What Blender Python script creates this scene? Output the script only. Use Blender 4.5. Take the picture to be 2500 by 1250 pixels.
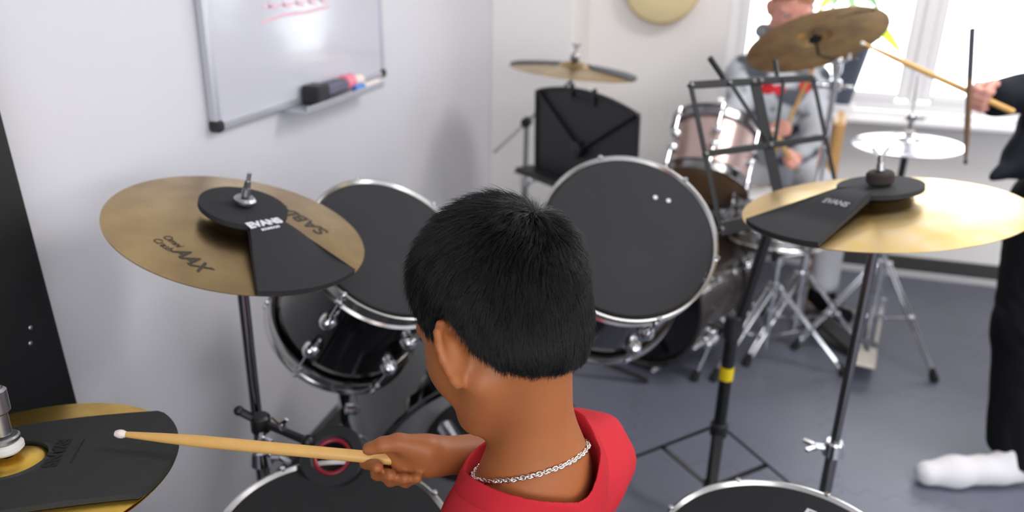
import bpy, math, random
import numpy as np
from mathutils import Matrix, Vector

# ------------------------------------------------------------------ clear
for o in list(bpy.data.objects):
    bpy.data.objects.remove(o, do_unlink=True)
S = bpy.context.scene
COL = S.collection
random.seed(4)
RNG = np.random.RandomState(11)
PI = math.pi

# ------------------------------------------------------------------ camera
CAMZ = 1.40
R_CAM = [[0.96291, 0.26894, 0.02189], [0.11756, -0.34513, -0.93116], [-0.24287, 0.8992, -0.36395]]
F_PX = 1916.4
cd = bpy.data.cameras.new('camera'); cam = bpy.data.objects.new('camera', cd); COL.objects.link(cam)
rt, dn, fw = [Vector(r) for r in R_CAM]
cm = Matrix(((rt.x, -dn.x, -fw.x, 0), (rt.y, -dn.y, -fw.y, 0), (rt.z, -dn.z, -fw.z, CAMZ), (0, 0, 0, 1)))
cam.matrix_world = cm
cd.sensor_width = 36.0
cd.lens = 36.0 * F_PX / 2500.0
cd.clip_start = 0.02
cd.dof.use_dof = True
cd.dof.focus_distance = 0.86
cd.dof.aperture_fstop = 3.3
S.camera = cam

# ------------------------------------------------------------------ light
S.view_settings.view_transform = 'Standard'
S.view_settings.look = 'None'
S.view_settings.gamma = 1.0
S.view_settings.use_curve_mapping = False
S.view_settings.exposure = -0.06
W = bpy.data.worlds.new('overcast_sky'); S.world = W; W.use_nodes = True
W.node_tree.nodes['Background'].inputs[0].default_value = (0.93, 0.97, 1.0, 1)
W.node_tree.nodes['Background'].inputs[1].default_value = 6.0

def area(name, loc, rot, sx, sy, power, color, portal=False):
    l = bpy.data.lights.new(name, 'AREA'); l.shape = 'RECTANGLE'; l.size = sx; l.size_y = sy
    l.energy = power; l.color = color
    if portal: l.cycles.is_portal = True
    o = bpy.data.objects.new(name, l); COL.objects.link(o); o.location = loc; o.rotation_euler = rot
    return o
# daylight entering through the window opening, and the ceiling lamps of the room
area('daylight_portal', (0.82, 3.96, 1.55), (-PI/2, 0, 0), 1.75, 1.5, 1, (1, 1, 1), portal=True)
area('daylight_portal', (2.25, -2.27, 1.525), (PI/2, 0, 0), 4.3, 1.65, 1, (1, 1, 1), portal=True)  # portal of the added fill window behind the camera
area('daylight_portal', (4.97, 0.8, 1.6), (0, PI/2, 0), 1.3, 1.4, 1, (1, 1, 1), portal=True)  # portal of the added fill window on the right
area('ceiling_lamp', (1.2, 2.3, 2.56), (0, 0, 0), 1.2, 0.6, 40, (1.0, 0.98, 0.97))
area('ceiling_lamp', (0.9, 0.2, 2.56), (0, 0, 0), 1.2, 0.6, 8, (1.0, 0.98, 0.97))
area('ceiling_lamp', (2.9, 1.2, 2.56), (0, 0, 0), 0.6, 1.2, 14, (1.0, 0.98, 0.97))

# ------------------------------------------------------------------ materials
def lin(c):
    c = c / 255.0
    return c / 12.92 if c <= 0.04045 else ((c + 0.055) / 1.055) ** 2.4
def rgb(r, g, b): return (lin(r), lin(g), lin(b), 1)
def mat(name, col, rough=0.5, metal=0.0, spec=0.5, noise=0.0, nscale=20, bump=0.0, bscale=200, coat=0.0, sss=0.0):
    m = bpy.data.materials.new(name); m.use_nodes = True
    nt = m.node_tree; p = nt.nodes['Principled BSDF']
    p.inputs['Base Color'].default_value = col
    p.inputs['Roughness'].default_value = rough
    p.inputs['Metallic'].default_value = metal
    p.inputs['Specular IOR Level'].default_value = spec
    p.inputs['Coat Weight'].default_value = coat
    p.inputs['Coat Roughness'].default_value = 0.05
    if sss:
        p.inputs['Subsurface Weight'].default_value = sss
        p.inputs['Subsurface Radius'].default_value = (1, 0.35, 0.2)
        p.inputs['Subsurface Scale'].default_value = 0.006
    tc = nt.nodes.new('ShaderNodeTexCoord')
    if noise:
        n = nt.nodes.new('ShaderNodeTexNoise'); n.inputs['Scale'].default_value = nscale; n.inputs['Detail'].default_value = 5
        nt.links.new(tc.outputs['Object'], n.inputs['Vector'])
        mx = nt.nodes.new('ShaderNodeMix'); mx.data_type = 'RGBA'
        mx.inputs['A'].default_value = tuple(max(0, c * (1 - noise)) for c in col[:3]) + (1,)
        mx.inputs['B'].default_value = tuple(min(1, c * (1 + noise)) for c in col[:3]) + (1,)
        nt.links.new(n.outputs['Fac'], mx.inputs['Factor']); nt.links.new(mx.outputs['Result'], p.inputs['Base Color'])
    if bump:
        n = nt.nodes.new('ShaderNodeTexNoise'); n.inputs['Scale'].default_value = bscale; n.inputs['Detail'].default_value = 3
        nt.links.new(tc.outputs['Object'], n.inputs['Vector'])
        b = nt.nodes.new('ShaderNodeBump'); b.inputs['Strength'].default_value = bump; b.inputs['Distance'].default_value = 0.002
        nt.links.new(n.outputs['Fac'], b.inputs['Height']); nt.links.new(b.outputs['Normal'], p.inputs['Normal'])
    return m
def mathn(nt, op, a, b=None):
    n = nt.nodes.new('ShaderNodeMath'); n.operation = op
    for i, v in enumerate((a, b)):
        if v is None: continue
        if isinstance(v, (int, float)): n.inputs[i].default_value = v
        else: nt.links.new(v, n.inputs[i])
    return n.outputs[0]

M = {}
M['wall'] = mat('wall_paint', rgb(220, 218, 223), 0.55, noise=0.02, nscale=3, bump=0.05, bscale=250)
M['litwall'] = mat('lit_wall_paint', rgb(243, 239, 236), 0.55, noise=0.02, nscale=3, bump=0.05, bscale=250)  # wall paint lightened and warmed for the back wall, in place of light
M['ceiling'] = mat('ceiling_paint', rgb(240, 240, 238), 0.9, noise=0.01)
M['white'] = mat('white_lacquer', rgb(236, 235, 236), 0.3, noise=0.01)
M['baseboard'] = mat('dark_vinyl_skirting', rgb(58, 57, 54), 0.4, noise=0.05)
M['strip'] = mat('pale_skirting_strip', rgb(196, 194, 196), 0.5, noise=0.04)
M['chrome'] = mat('chrome', rgb(222, 222, 226), 0.12, 1.0, noise=0.02)
M['hoop'] = mat('hoop_chrome', rgb(205, 203, 200), 0.2, 1.0, noise=0.03)
M['darkchrome'] = mat('smoked_chrome', rgb(140, 138, 140), 0.18, 1.0, noise=0.03)
M['steel'] = mat('grey_steel', rgb(165, 164, 166), 0.35, 1.0, noise=0.03)
M['black'] = mat('black_metal', rgb(22, 22, 24), 0.4, noise=0.05)
M['blackplastic'] = mat('black_plastic', rgb(30, 30, 33), 0.5, noise=0.06, nscale=40)
M['blackboard'] = mat('black_painted_board', rgb(14, 15, 16), 0.45, noise=0.1, nscale=15)
M['rubber'] = mat('black_rubber', rgb(20, 20, 20), 0.8, noise=0.05)
M['mute'] = mat('mute_rubber', rgb(44, 44, 47), 0.75, spec=0.3, noise=0.06, nscale=14, bump=0.15, bscale=900)
M['mutepale'] = mat('drum_mute_rubber', rgb(49, 49, 51), 0.8, spec=0.3, noise=0.16, nscale=7, bump=0.15, bscale=900)
M['mutegrey'] = mat('pale_grey_mute_rubber', rgb(84, 86, 94), 0.7, noise=0.06)
M['mutedark'] = mat('snare_mute_rubber', rgb(38, 38, 40), 0.8, spec=0.3, noise=0.06, nscale=10, bump=0.15, bscale=900)
M['shell'] = mat('black_gloss_shell', rgb(10, 10, 12), 0.12, coat=0.5, noise=0.05)
M['bronzeshell'] = mat('dark_bronze_shell', rgb(52, 44, 38), 0.22, coat=0.6, noise=0.1)
M['pinkshell'] = mat('champagne_shell', rgb(182, 156, 150), 0.22, 0.35, coat=0.6, noise=0.06)
M['head'] = mat('clear_drum_film', rgb(120, 92, 66), 0.35, noise=0.08)
M['bdhead'] = mat('grey_bass_head', rgb(112, 112, 116), 0.45, noise=0.05)
M['printwhite'] = mat('white_print', rgb(226, 226, 232), 0.6, noise=0.02)
M['printgrey'] = mat('faded_white_print', rgb(158, 158, 162), 0.6, noise=0.05)
M['ink'] = mat('dark_ink', rgb(62, 54, 42), 0.6, noise=0.03)
M['felt'] = mat('white_felt', rgb(214, 210, 204), 0.95, noise=0.05, bump=0.3, bscale=600)
M['brownfelt'] = mat('brown_felt', rgb(52, 42, 38), 0.9, noise=0.1)
M['wood'] = mat('hickory', rgb(218, 168, 96), 0.38, noise=0.10, nscale=60)
M['beech'] = mat('beech_wood', rgb(206, 158, 98), 0.4, noise=0.10, nscale=25)
M['darkstick'] = mat('dark_stained_wood', rgb(96, 66, 40), 0.45, noise=0.12, nscale=40)
M['blackstick'] = mat('black_stick_lacquer', rgb(52, 52, 62), 0.4, noise=0.1, nscale=40)
M['nylon'] = mat('white_nylon', rgb(238, 222, 214), 0.35, noise=0.02)
M['skin'] = mat('boy_skin', rgb(168, 101, 59), 0.48, spec=0.35, noise=0.07, nscale=30, bump=0.08, bscale=700, sss=0.12)
M['skinpale'] = mat('pale_skin', rgb(222, 160, 144), 0.5, spec=0.35, noise=0.06, nscale=30, sss=0.1)
M['red'] = mat('red_cotton', rgb(200, 46, 56), 0.85, spec=0.2, noise=0.06, nscale=40, bump=0.25, bscale=1200)
M['redseam'] = mat('red_cotton_rib', rgb(194, 41, 51), 0.85, spec=0.2, noise=0.06, nscale=40, bump=0.3, bscale=1500)
M['denim'] = mat('dark_denim', rgb(38, 42, 58), 0.9, noise=0.1, nscale=50)
M['blackcloth'] = mat('black_cloth', rgb(12, 12, 15), 0.9, spec=0.2, noise=0.12, nscale=30, bump=0.3, bscale=500)
M['navycloth'] = mat('navy_jacket_cloth', rgb(17, 20, 29), 0.85, spec=0.25, noise=0.12, nscale=25, bump=0.3, bscale=400)
M['whitecloth'] = mat('white_cotton', rgb(222, 219, 222), 0.9, spec=0.2, noise=0.03, nscale=40, bump=0.3, bscale=900)
M['greycloth'] = mat('pale_grey_knit', rgb(150, 155, 163), 0.9, spec=0.2, noise=0.06, nscale=30)
M['silver'] = mat('silver', rgb(226, 220, 212), 0.25, 1.0, noise=0.05, nscale=400)
M['pot'] = mat('slate_glazed_pot', rgb(72, 80, 96), 0.5, noise=0.06)
M['soil'] = mat('potting_soil', rgb(50, 38, 28), 0.95, noise=0.3, nscale=80)
M['leaf'] = mat('green_leaf', rgb(64, 136, 46), 0.4, noise=0.15, nscale=20)
M['limeleaf'] = mat('lime_leaf', rgb(196, 224, 30), 0.4, noise=0.12, nscale=20)
M['cream'] = mat('cream_drum_skin', rgb(224, 206, 158), 0.6, noise=0.03, nscale=8)
M['yellow'] = mat('yellow_tape', rgb(238, 208, 20), 0.5, noise=0.04)
M['redplastic'] = mat('red_plastic', rgb(140, 24, 44), 0.4, noise=0.05)
M['pinkfelt'] = mat('pink_marker', rgb(246, 138, 158), 0.5, noise=0.04)
M['blueplastic'] = mat('blue_cap', rgb(70, 130, 214), 0.4, noise=0.04)
M['eraser'] = mat('grey_felt_body', rgb(104, 104, 122), 0.8, noise=0.06)
M['board'] = mat('whiteboard_enamel', rgb(208, 207, 217), 0.12, spec=0.5, noise=0.012, nscale=5)
M['alu'] = mat('aluminium', rgb(196, 196, 204), 0.4, 0.6, noise=0.03)
M['marker'] = mat('faded_red_marker', rgb(236, 196, 206), 0.5, noise=0.12, nscale=60)
M['gingerhair'] = mat('ginger_hair', rgb(176, 122, 74), 0.6, noise=0.2, nscale=90)
M['hairbase'] = mat('black_hair_base', rgb(8, 7, 7), 0.85, spec=0.1, noise=0.3, nscale=200)
M['eyewhite'] = mat('eye', rgb(235, 232, 228), 0.2, noise=0.02)
M['iris'] = mat('dark_iris', rgb(40, 26, 18), 0.2, noise=0.05)
M['seat'] = mat('black_vinyl', rgb(24, 24, 26), 0.5, noise=0.05)

def hair_mat():
    m = bpy.data.materials.new('black_hair'); m.use_nodes = True
    nt = m.node_tree; p = nt.nodes['Principled BSDF']
    p.inputs['Base Color'].default_value = rgb(24, 19, 19)
    p.inputs['Roughness'].default_value = 0.36
    p.inputs['Specular IOR Level'].default_value = 0.36
    hi = nt.nodes.new('ShaderNodeHairInfo')
    mx = nt.nodes.new('ShaderNodeMix'); mx.data_type = 'RGBA'
    mx.inputs['A'].default_value = rgb(6, 5, 6); mx.inputs['B'].default_value = rgb(15, 12, 12)
    nt.links.new(hi.outputs['Random'], mx.inputs['Factor']); nt.links.new(mx.outputs['Result'], p.inputs['Base Color'])
    return m
M['hair'] = hair_mat()

def brass(name, base, patch, rough, groove, pscale=3.0):
    m = bpy.data.materials.new(name); m.use_nodes = True
    nt = m.node_tree; p = nt.nodes['Principled BSDF']
    p.inputs['Metallic'].default_value = 1.0
    tc = nt.nodes.new('ShaderNodeTexCoord'); sx = nt.nodes.new('ShaderNodeSeparateXYZ')
    nt.links.new(tc.outputs['Object'], sx.inputs[0])
    x2 = mathn(nt, 'MULTIPLY', sx.outputs[0], sx.outputs[0]); y2 = mathn(nt, 'MULTIPLY', sx.outputs[1], sx.outputs[1])
    r = mathn(nt, 'SQRT', mathn(nt, 'ADD', x2, y2))
    # lathe grooves follow the radius
    cx = nt.nodes.new('ShaderNodeCombineXYZ'); nt.links.new(r, cx.inputs[0])
    n = nt.nodes.new('ShaderNodeTexNoise'); n.inputs['Scale'].default_value = 420; n.inputs['Detail'].default_value = 4
    nt.links.new(cx.outputs[0], n.inputs['Vector'])
    b = nt.nodes.new('ShaderNodeBump'); b.inputs['Strength'].default_value = groove; b.inputs['Distance'].default_value = 0.0006
    n2 = nt.nodes.new('ShaderNodeTexNoise'); n2.inputs['Scale'].default_value = pscale * 4; n2.inputs['Detail'].default_value = 6
    nt.links.new(tc.outputs['Object'], n2.inputs['Vector'])
    nt.links.new(n.outputs['Fac'], b.inputs['Height']); nt.links.new(b.outputs['Normal'], p.inputs['Normal'])
    mx = nt.nodes.new('ShaderNodeMix'); mx.data_type = 'RGBA'
    mx.inputs['A'].default_value = base; mx.inputs['B'].default_value = patch
    rp = nt.nodes.new('ShaderNodeValToRGB'); rp.color_ramp.elements[0].position = 0.35; rp.color_ramp.elements[1].position = 0.68
    nt.links.new(n2.outputs['Fac'], rp.inputs['Fac']); nt.links.new(rp.outputs['Color'], mx.inputs['Factor'])
    nt.links.new(mx.outputs['Result'], p.inputs['Base Color'])
    rr = mathn(nt, 'ADD', mathn(nt, 'MULTIPLY', n2.outputs['Fac'], 0.16), rough - 0.08)
    nt.links.new(rr, p.inputs['Roughness'])
    return m
M['brass'] = brass('aged_brass', rgb(184, 158, 112), rgb(162, 136, 98), 0.29, 0.22)
M['brassride'] = brass('bright_brass', rgb(238, 202, 122), rgb(228, 202, 160), 0.31, 0.16, 5)
M['brasshat'] = brass('yellow_brass', rgb(242, 200, 92), rgb(220, 176, 78), 0.32, 0.3, 8)
M['brassold'] = brass('tarnished_brass', rgb(196, 164, 110), rgb(160, 132, 98), 0.45, 0.3)
M['brasssilver'] = brass('silvery_bronze', rgb(236, 234, 240), rgb(226, 224, 230), 0.2, 0.12)

def floor_mat():
    m = bpy.data.materials.new('foam_mat_floor'); m.use_nodes = True
    nt = m.node_tree; p = nt.nodes['Principled BSDF']
    tc = nt.nodes.new('ShaderNodeTexCoord'); sx = nt.nodes.new('ShaderNodeSeparateXYZ'); nt.links.new(tc.outputs['Object'], sx.inputs[0])
    def seam(a, b, off):
        # jigsaw edge: a line at every 0.6 m, wobbling with a sine of the other axis
        w = mathn(nt, 'MULTIPLY', mathn(nt, 'SINE', mathn(nt, 'MULTIPLY', b, 2 * PI / 0.075)), 0.016)
        u = mathn(nt, 'ADD', mathn(nt, 'ADD', a, w), off)
        f = mathn(nt, 'ABSOLUTE', mathn(nt, 'SUBTRACT', mathn(nt, 'FRACT', mathn(nt, 'ADD', mathn(nt, 'DIVIDE', u, 0.6), 0.5)), 0.5))
        return mathn(nt, 'LESS_THAN', f, 0.0042)
    s = mathn(nt, 'MAXIMUM', seam(sx.outputs[0], sx.outputs[1], -1.02), seam(sx.outputs[1], sx.outputs[0], -2.62))
    n = nt.nodes.new('ShaderNodeTexNoise'); n.inputs['Scale'].default_value = 5; n.inputs['Detail'].default_value = 6
    nt.links.new(tc.outputs['Object'], n.inputs['Vector'])
    m1 = nt.nodes.new('ShaderNodeMix'); m1.data_type = 'RGBA'
    m1.inputs['A'].default_value = rgb(95, 97, 110); m1.inputs['B'].default_value = rgb(109, 111, 126)
    nt.links.new(n.outputs['Fac'], m1.inputs['Factor'])
    m2 = nt.nodes.new('ShaderNodeMix'); m2.data_type = 'RGBA'; m2.inputs['B'].default_value = rgb(78, 77, 82)
    nt.links.new(m1.outputs['Result'], m2.inputs['A']); nt.links.new(mathn(nt, 'MULTIPLY', s, 0.8), m2.inputs['Factor'])
    nt.links.new(m2.outputs['Result'], p.inputs['Base Color'])
    p.inputs['Roughness'].default_value = 0.42
    n2 = nt.nodes.new('ShaderNodeTexNoise'); n2.inputs['Scale'].default_value = 600
    nt.links.new(tc.outputs['Object'], n2.inputs['Vector'])
    b = nt.nodes.new('ShaderNodeBump'); b.inputs['Strength'].default_value = 0.2; b.inputs['Distance'].default_value = 0.001
    nt.links.new(n2.outputs['Fac'], b.inputs['Height']); nt.links.new(b.outputs['Normal'], p.inputs['Normal'])
    return m
M['floor'] = floor_mat()

def glass_mat():
    m = bpy.data.materials.new('window_glass'); m.use_nodes = True
    nt = m.node_tree; nt.nodes.remove(nt.nodes['Principled BSDF'])
    out = nt.nodes['Material Output']; t = nt.nodes.new('ShaderNodeBsdfTransparent'); g = nt.nodes.new('ShaderNodeBsdfGlossy')
    g.inputs['Roughness'].default_value = 0.02
    fr = nt.nodes.new('ShaderNodeFresnel'); fr.inputs[0].default_value = 1.3
    mx = nt.nodes.new('ShaderNodeMixShader')
    nt.links.new(fr.outputs[0], mx.inputs[0]); nt.links.new(t.outputs[0], mx.inputs[1]); nt.links.new(g.outputs[0], mx.inputs[2])
    nt.links.new(mx.outputs[0], out.inputs[0])
    return m
M['glass'] = glass_mat()

def sweater_mat():
    m = bpy.data.materials.new('patterned_grey_sweater'); m.use_nodes = True
    nt = m.node_tree; p = nt.nodes['Principled BSDF']; p.inputs['Roughness'].default_value = 0.9
    tc = nt.nodes.new('ShaderNodeTexCoord')
    n = nt.nodes.new('ShaderNodeTexNoise'); n.inputs['Scale'].default_value = 11; n.inputs['Detail'].default_value = 1.5
    nt.links.new(tc.outputs['Object'], n.inputs['Vector'])
    r = nt.nodes.new('ShaderNodeValToRGB')
    e = r.color_ramp.elements; e[0].position = 0.40; e[0].color = rgb(70, 74, 84); e[1].position = 0.50; e[1].color = rgb(184, 188, 194)
    nt.links.new(n.outputs['Fac'], r.inputs['Fac']); nt.links.new(r.outputs['Color'], p.inputs['Base Color'])
    return m
M['sweater'] = sweater_mat()

# ------------------------------------------------------------------ mesh builder
def perp(n):
    n = Vector(n).normalized(); t = Vector((1, 0, 0)) if abs(n.x) < 0.8 else Vector((0, 1, 0))
    x = (t - n * t.dot(n)).normalized(); return x, n.cross(x)
def frameM(C, n, x=None):
    n = Vector(n).normalized()
    x = Vector(x) if x is not None else Vector((1, 0, 0))
    x = (x - n * x.dot(n)).normalized(); y = n.cross(x); C = Vector(C)
    return Matrix(((x.x, y.x, n.x, C.x), (x.y, y.y, n.y, C.y), (x.z, y.z, n.z, C.z), (0, 0, 0, 1)))
class B:
    def __init__(s): s.v = []; s.f = []
    def add(s, v, f):
        o = len(s.v); s.v += [Vector(p) for p in v]; s.f += [tuple(i + o for i in q) for q in f]; return s
    def box(s, c, size, M3=None, bev=0.0):
        hx, hy, hz = [d / 2 for d in size]; c = Vector(c)
        if bev <= 0:
            vs = [Vector((x, y, z)) for x in (-hx, hx) for y in (-hy, hy) for z in (-hz, hz)]
            fs = [(0, 1, 3, 2), (4, 6, 7, 5), (0, 4, 5, 1), (2, 3, 7, 6), (0, 2, 6, 4), (1, 5, 7, 3)]
        else:
            b = min(bev, hx * .9, hy * .9, hz * .9); vs = []; idx = {}
            for sx in (-1, 1):
                for sy in (-1, 1):
                    for sz in (-1, 1):
                        for a in range(3):
                            p = [sx * (hx - b), sy * (hy - b), sz * (hz - b)]; p[a] = (sx * hx, sy * hy, sz * hz)[a]
                            idx[(sx, sy, sz, a)] = len(vs); vs.append(Vector(p))
            fs = []
            for a in range(3):
                o1, o2 = (a + 1) % 3, (a + 2) % 3
                for sg in (-1, 1):
                    q = []
                    for (u, w) in ((-1, -1), (1, -1), (1, 1), (-1, 1)):
                        k = [0, 0, 0]; k[a] = sg; k[o1] = u; k[o2] = w; q.append(idx[(*k, a)])
                    fs.append(tuple(q if sg > 0 else q[::-1]))
            for a in range(3):
                o1, o2 = (a + 1) % 3, (a + 2) % 3
                for u in (-1, 1):
                    for w in (-1, 1):
                        k0 = [0, 0, 0]; k1 = [0, 0, 0]; k0[a] = -1; k1[a] = 1
                        for k in (k0, k1): k[o1] = u; k[o2] = w
                        q = [idx[(*k0, o1)], idx[(*k1, o1)], idx[(*k1, o2)], idx[(*k0, o2)]]
                        fs.append(tuple(q if u * w < 0 else q[::-1]))
            for sx in (-1, 1):
                for sy in (-1, 1):
                    for sz in (-1, 1):
                        q = [idx[(sx, sy, sz, a)] for a in range(3)]
                        fs.append(tuple(q if sx * sy * sz > 0 else q[::-1]))
        if M3 is not None: vs = [M3 @ p for p in vs]
        return s.add([p + c for p in vs], fs)
    def bar(s, a, b, w, h, up=(0, 0, 1), bev=0.0):
        a = Vector(a); b = Vector(b); d = b - a; L = d.length; z = d.normalized(); up = Vector(up)
        x = up.cross(z)
        if x.length < 1e-4: x = Vector((1, 0, 0)).cross(z)
        x.normalize(); y = z.cross(x)
        M3 = Matrix((x, y, z)).transposed()
        return s.box((a + b) / 2, (w, h, L), M3, bev)
    def lathe(s, prof, seg=64, M4=None, closed=False):
        """prof: list of (r, z) revolved about z"""
        vs = []; fs = []; n = len(prof); ring = []
        for r, z in prof:
            if r < 1e-6: ring.append([len(vs)]); vs.append(Vector((0, 0, z)))
            else:
                ring.append(list(range(len(vs), len(vs) + seg)))
                vs += [Vector((r * math.cos(2 * PI * i / seg), r * math.sin(2 * PI * i / seg), z)) for i in range(seg)]
        for k in range(n if closed else n - 1):
            A = ring[k]; Bq = ring[(k + 1) % n]
            for i in range(seg):
                j = (i + 1) % seg
                if len(A) == 1 and len(Bq) == 1: continue
                if len(A) == 1: fs.append((A[0], Bq[j], Bq[i]))
                elif len(Bq) == 1: fs.append((A[i], A[j], Bq[0]))
                else: fs.append((A[i], A[j], Bq[j], Bq[i]))
        if M4 is not None: vs = [M4 @ p for p in vs]
        return s.add(vs, fs)
    def cyl(s, a, b, r0, r1=None, seg=20, bev=0.0):
        a = Vector(a); b = Vector(b); r1 = r0 if r1 is None else r1; L = (b - a).length
        e = min(bev, r0 * .8, L * .4)
        pr = [(0, 0), (r0 - e, 0), (r0, e), (r1, L - e), (r1 - e, L), (0, L)] if e > 0 else [(0, 0), (r0, 0), (r1, L), (0, L)]
        return s.lathe(pr[::-1] if False else pr, seg, frameM(a, b - a))
    def sphere(s, c, r, seg=16, sc=(1, 1, 1)):
        pr = [(r * math.sin(PI * i / (seg // 2)), -r * math.cos(PI * i / (seg // 2))) for i in range(seg // 2 + 1)]
        pr[0] = (0, -r); pr[-1] = (0, r)
        return s.lathe(pr, seg, Matrix.Translation(Vector(c)) @ Matrix.Diagonal((*sc, 1)))
    def torus(s, R, r, M4=None, seg=48, rs=10):
        return s.lathe([(R + r * math.cos(2 * PI * i / rs), r * math.sin(2 * PI * i / rs)) for i in range(rs)], seg, M4, closed=True)
    def tube(s, pts, r, seg=10, cap=True):
        pts = [Vector(p) for p in pts]; n = len(pts)
        rs = list(r) if hasattr(r, '__len__') else [r] * n
        T = [(pts[min(i + 1, n - 1)] - pts[max(i - 1, 0)]).normalized() for i in range(n)]
        x, _ = perp(T[0]); vs = []; fs = []
        for i in range(n):
            x = (x - T[i] * x.dot(T[i])).normalized(); y = T[i].cross(x)
            vs += [pts[i] + (x * math.cos(2 * PI * k / seg) + y * math.sin(2 * PI * k / seg)) * rs[i] for k in range(seg)]
        for i in range(n - 1):
            for k in range(seg):
                l = (k + 1) % seg; fs.append((i * seg + k, i * seg + l, (i + 1) * seg + l, (i + 1) * seg + k))
        if cap: fs.append(tuple(range(seg))[::-1]); fs.append(tuple(range((n - 1) * seg, n * seg)))
        return s.add(vs, fs)
    def prism(s, outline, z0, z1, M4=None, zf=None):
        """2D outline (ccw) extruded from z0 to z1; zf(x,y) adds a height"""
        n = len(outline); zf = zf or (lambda x, y: 0)
        vs = [Vector((x, y, z0 + zf(x, y))) for x, y in outline] + [Vector((x, y, z1 + zf(x, y))) for x, y in outline]
        fs = [tuple(range(n))[::-1], tuple(range(n, 2 * n))] + [(i, (i + 1) % n, n + (i + 1) % n, n + i) for i in range(n)]
        if M4 is not None: vs = [M4 @ p for p in vs]
        return s.add(vs, fs)

WM = {}
def thing(name, label, cat, M4=None, group=None):
    o = bpy.data.objects.new(name, None); COL.objects.link(o)
    M4 = M4 or Matrix.Identity(4)
    if not isinstance(M4, Matrix): M4 = Matrix.Translation(Vector(M4))
    o.matrix_world = M4; WM[o.name] = M4.copy(); o.empty_display_size = 0.05
    o['label'] = label; o['category'] = cat
    if group: o['group'] = group
    return o
def mesh_of(name, v, f, m, angle=35):
    me = bpy.data.meshes.new(name); me.from_pydata([tuple(p) for p in v], [], f); me.update()
    me.polygons.foreach_set('use_smooth', [True] * len(me.polygons))
    if angle < 170:
        me.set_sharp_from_angle(angle=math.radians(angle))
    if m: me.materials.append(m)
    return me
def part(name, b, m, parent=None, world=False, label=None, angle=35, kind=None):
    """links one mesh; vertices are in the thing's frame, or in the room's frame when world=True"""
    v = b.v
    P = WM.get(parent.name) if parent else None
    if world and P is not None:
        inv = P.inverted(); v = [inv @ p for p in v]
    o = bpy.data.objects.new(name, mesh_of(name, v, b.f, m, angle)); COL.objects.link(o)
    if parent:
        o.parent = parent; WM[o.name] = P.copy()
    if label: o['label'] = label
    if kind: o['kind'] = kind
    return o
def tag(o, label, cat, group=None):
    o['label'] = label; o['category'] = cat
    if group: o['group'] = group
    return o
def struct(name, b, m, parent=None, angle=35):
    o = part(name, b, m, parent, angle=angle)
    if not parent: WM[o.name] = Matrix.Identity(4)
    o['kind'] = 'structure'; return o
def text_geo(body, size, depth=0.0, shear=0.0, bold=0.0):
    cu = bpy.data.curves.new('lettering', 'FONT'); cu.body = body; cu.size = size; cu.extrude = depth; cu.shear = shear; cu.offset = bold
    cu.align_x = 'CENTER'; cu.align_y = 'CENTER'
    o = bpy.data.objects.new('lettering', cu); COL.objects.link(o)
    dg = bpy.context.evaluated_depsgraph_get(); me = o.evaluated_get(dg).to_mesh()
    v = [p.co.copy() for p in me.vertices]; f = [tuple(p.vertices) for p in me.polygons]
    o.evaluated_get(dg).to_mesh_clear(); bpy.data.objects.remove(o); bpy.data.curves.remove(cu)
    return v, f
def place_text(b, body, size, pos, ang, zf, depth=0.00015, shear=0.0, bold=0.0):
    v, f = text_geo(body, size, depth, shear, bold); c, s = math.cos(ang), math.sin(ang); out = []
    for p in v:
        x = pos[0] + c * p.x - s * p.y; y = pos[1] + s * p.x + c * p.y
        out.append((x, y, zf(x, y) + p.z))
    return b.add(out, f)
def at(px, py, d):
    """a point of the room seen at (px, py) of the 2500x1250 photograph, d metres deep"""
    x, y = (px - 1250) / F_PX, (py - 625) / F_PX
    return Vector((0, 0, CAMZ)) + (rt * x + dn * y + fw) * d

# ------------------------------------------------------------------ signed-distance bodies
def V3(p): return np.array(p, dtype=np.float64)
def cone(a, b, ra, rb):
    a = V3(a); b = V3(b)
    def f(P):
        ba = b - a; l2 = ba @ ba; rr = ra - rb; a2 = l2 - rr * rr; il2 = 1 / l2
        pa = P - a; y = pa @ ba; z = y - l2; q = pa * l2 - y[:, None] * ba; x2 = (q * q).sum(1)
        y2 = y * y * l2; z2 = z * z * l2; k = np.sign(rr) * rr * rr * x2
        d = (np.sqrt(x2 * a2 * il2) + y * rr) * il2 - ra
        c1 = np.sign(z) * a2 * z2 > k; c2 = (~c1) & (np.sign(y) * a2 * y2 < k)
        d = np.where(c1, np.sqrt(x2 + z2) * il2 - rb, d); d = np.where(c2, np.sqrt(x2 + y2) * il2 - ra, d)
        return d
    return f
def ell(c, r, axes=None):
    c = V3(c); r = V3(r); A = None if axes is None else np.array([V3(a) / np.linalg.norm(a) for a in axes])
    def f(P):
        q = P - c
        if A is not None: q = q @ A.T
        k0 = np.sqrt(((q / r) ** 2).sum(1)); k1 = np.sqrt(((q / (r * r)) ** 2).sum(1)) + 1e-9
        return k0 * (k0 - 1) / k1
    return f
def rbox(c, h, r, axes=None):
    c = V3(c); h = V3(h) - r; A = None if axes is None else np.array([V3(a) / np.linalg.norm(a) for a in axes])
    def f(P):
        q = P - c
        if A is not None: q = q @ A.T
        q = np.abs(q) - h
        return np.linalg.norm(np.maximum(q, 0), axis=1) + np.minimum(q.max(1), 0) - r
    return f
def smin(a, b, k):
    h = np.maximum(k - np.abs(a - b), 0) / k
    return np.minimum(a, b) - h * h * k * 0.25
def uni(prims, k=0.02):
    """prims: functions or (function, blend)"""
    ps = [(p, k) if not isinstance(p, tuple) else p for p in prims]
    def f(P):
        d = ps[0][0](P)
        for g, kk in ps[1:]: d = smin(d, g(P), kk)
        return d
    return f
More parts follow.
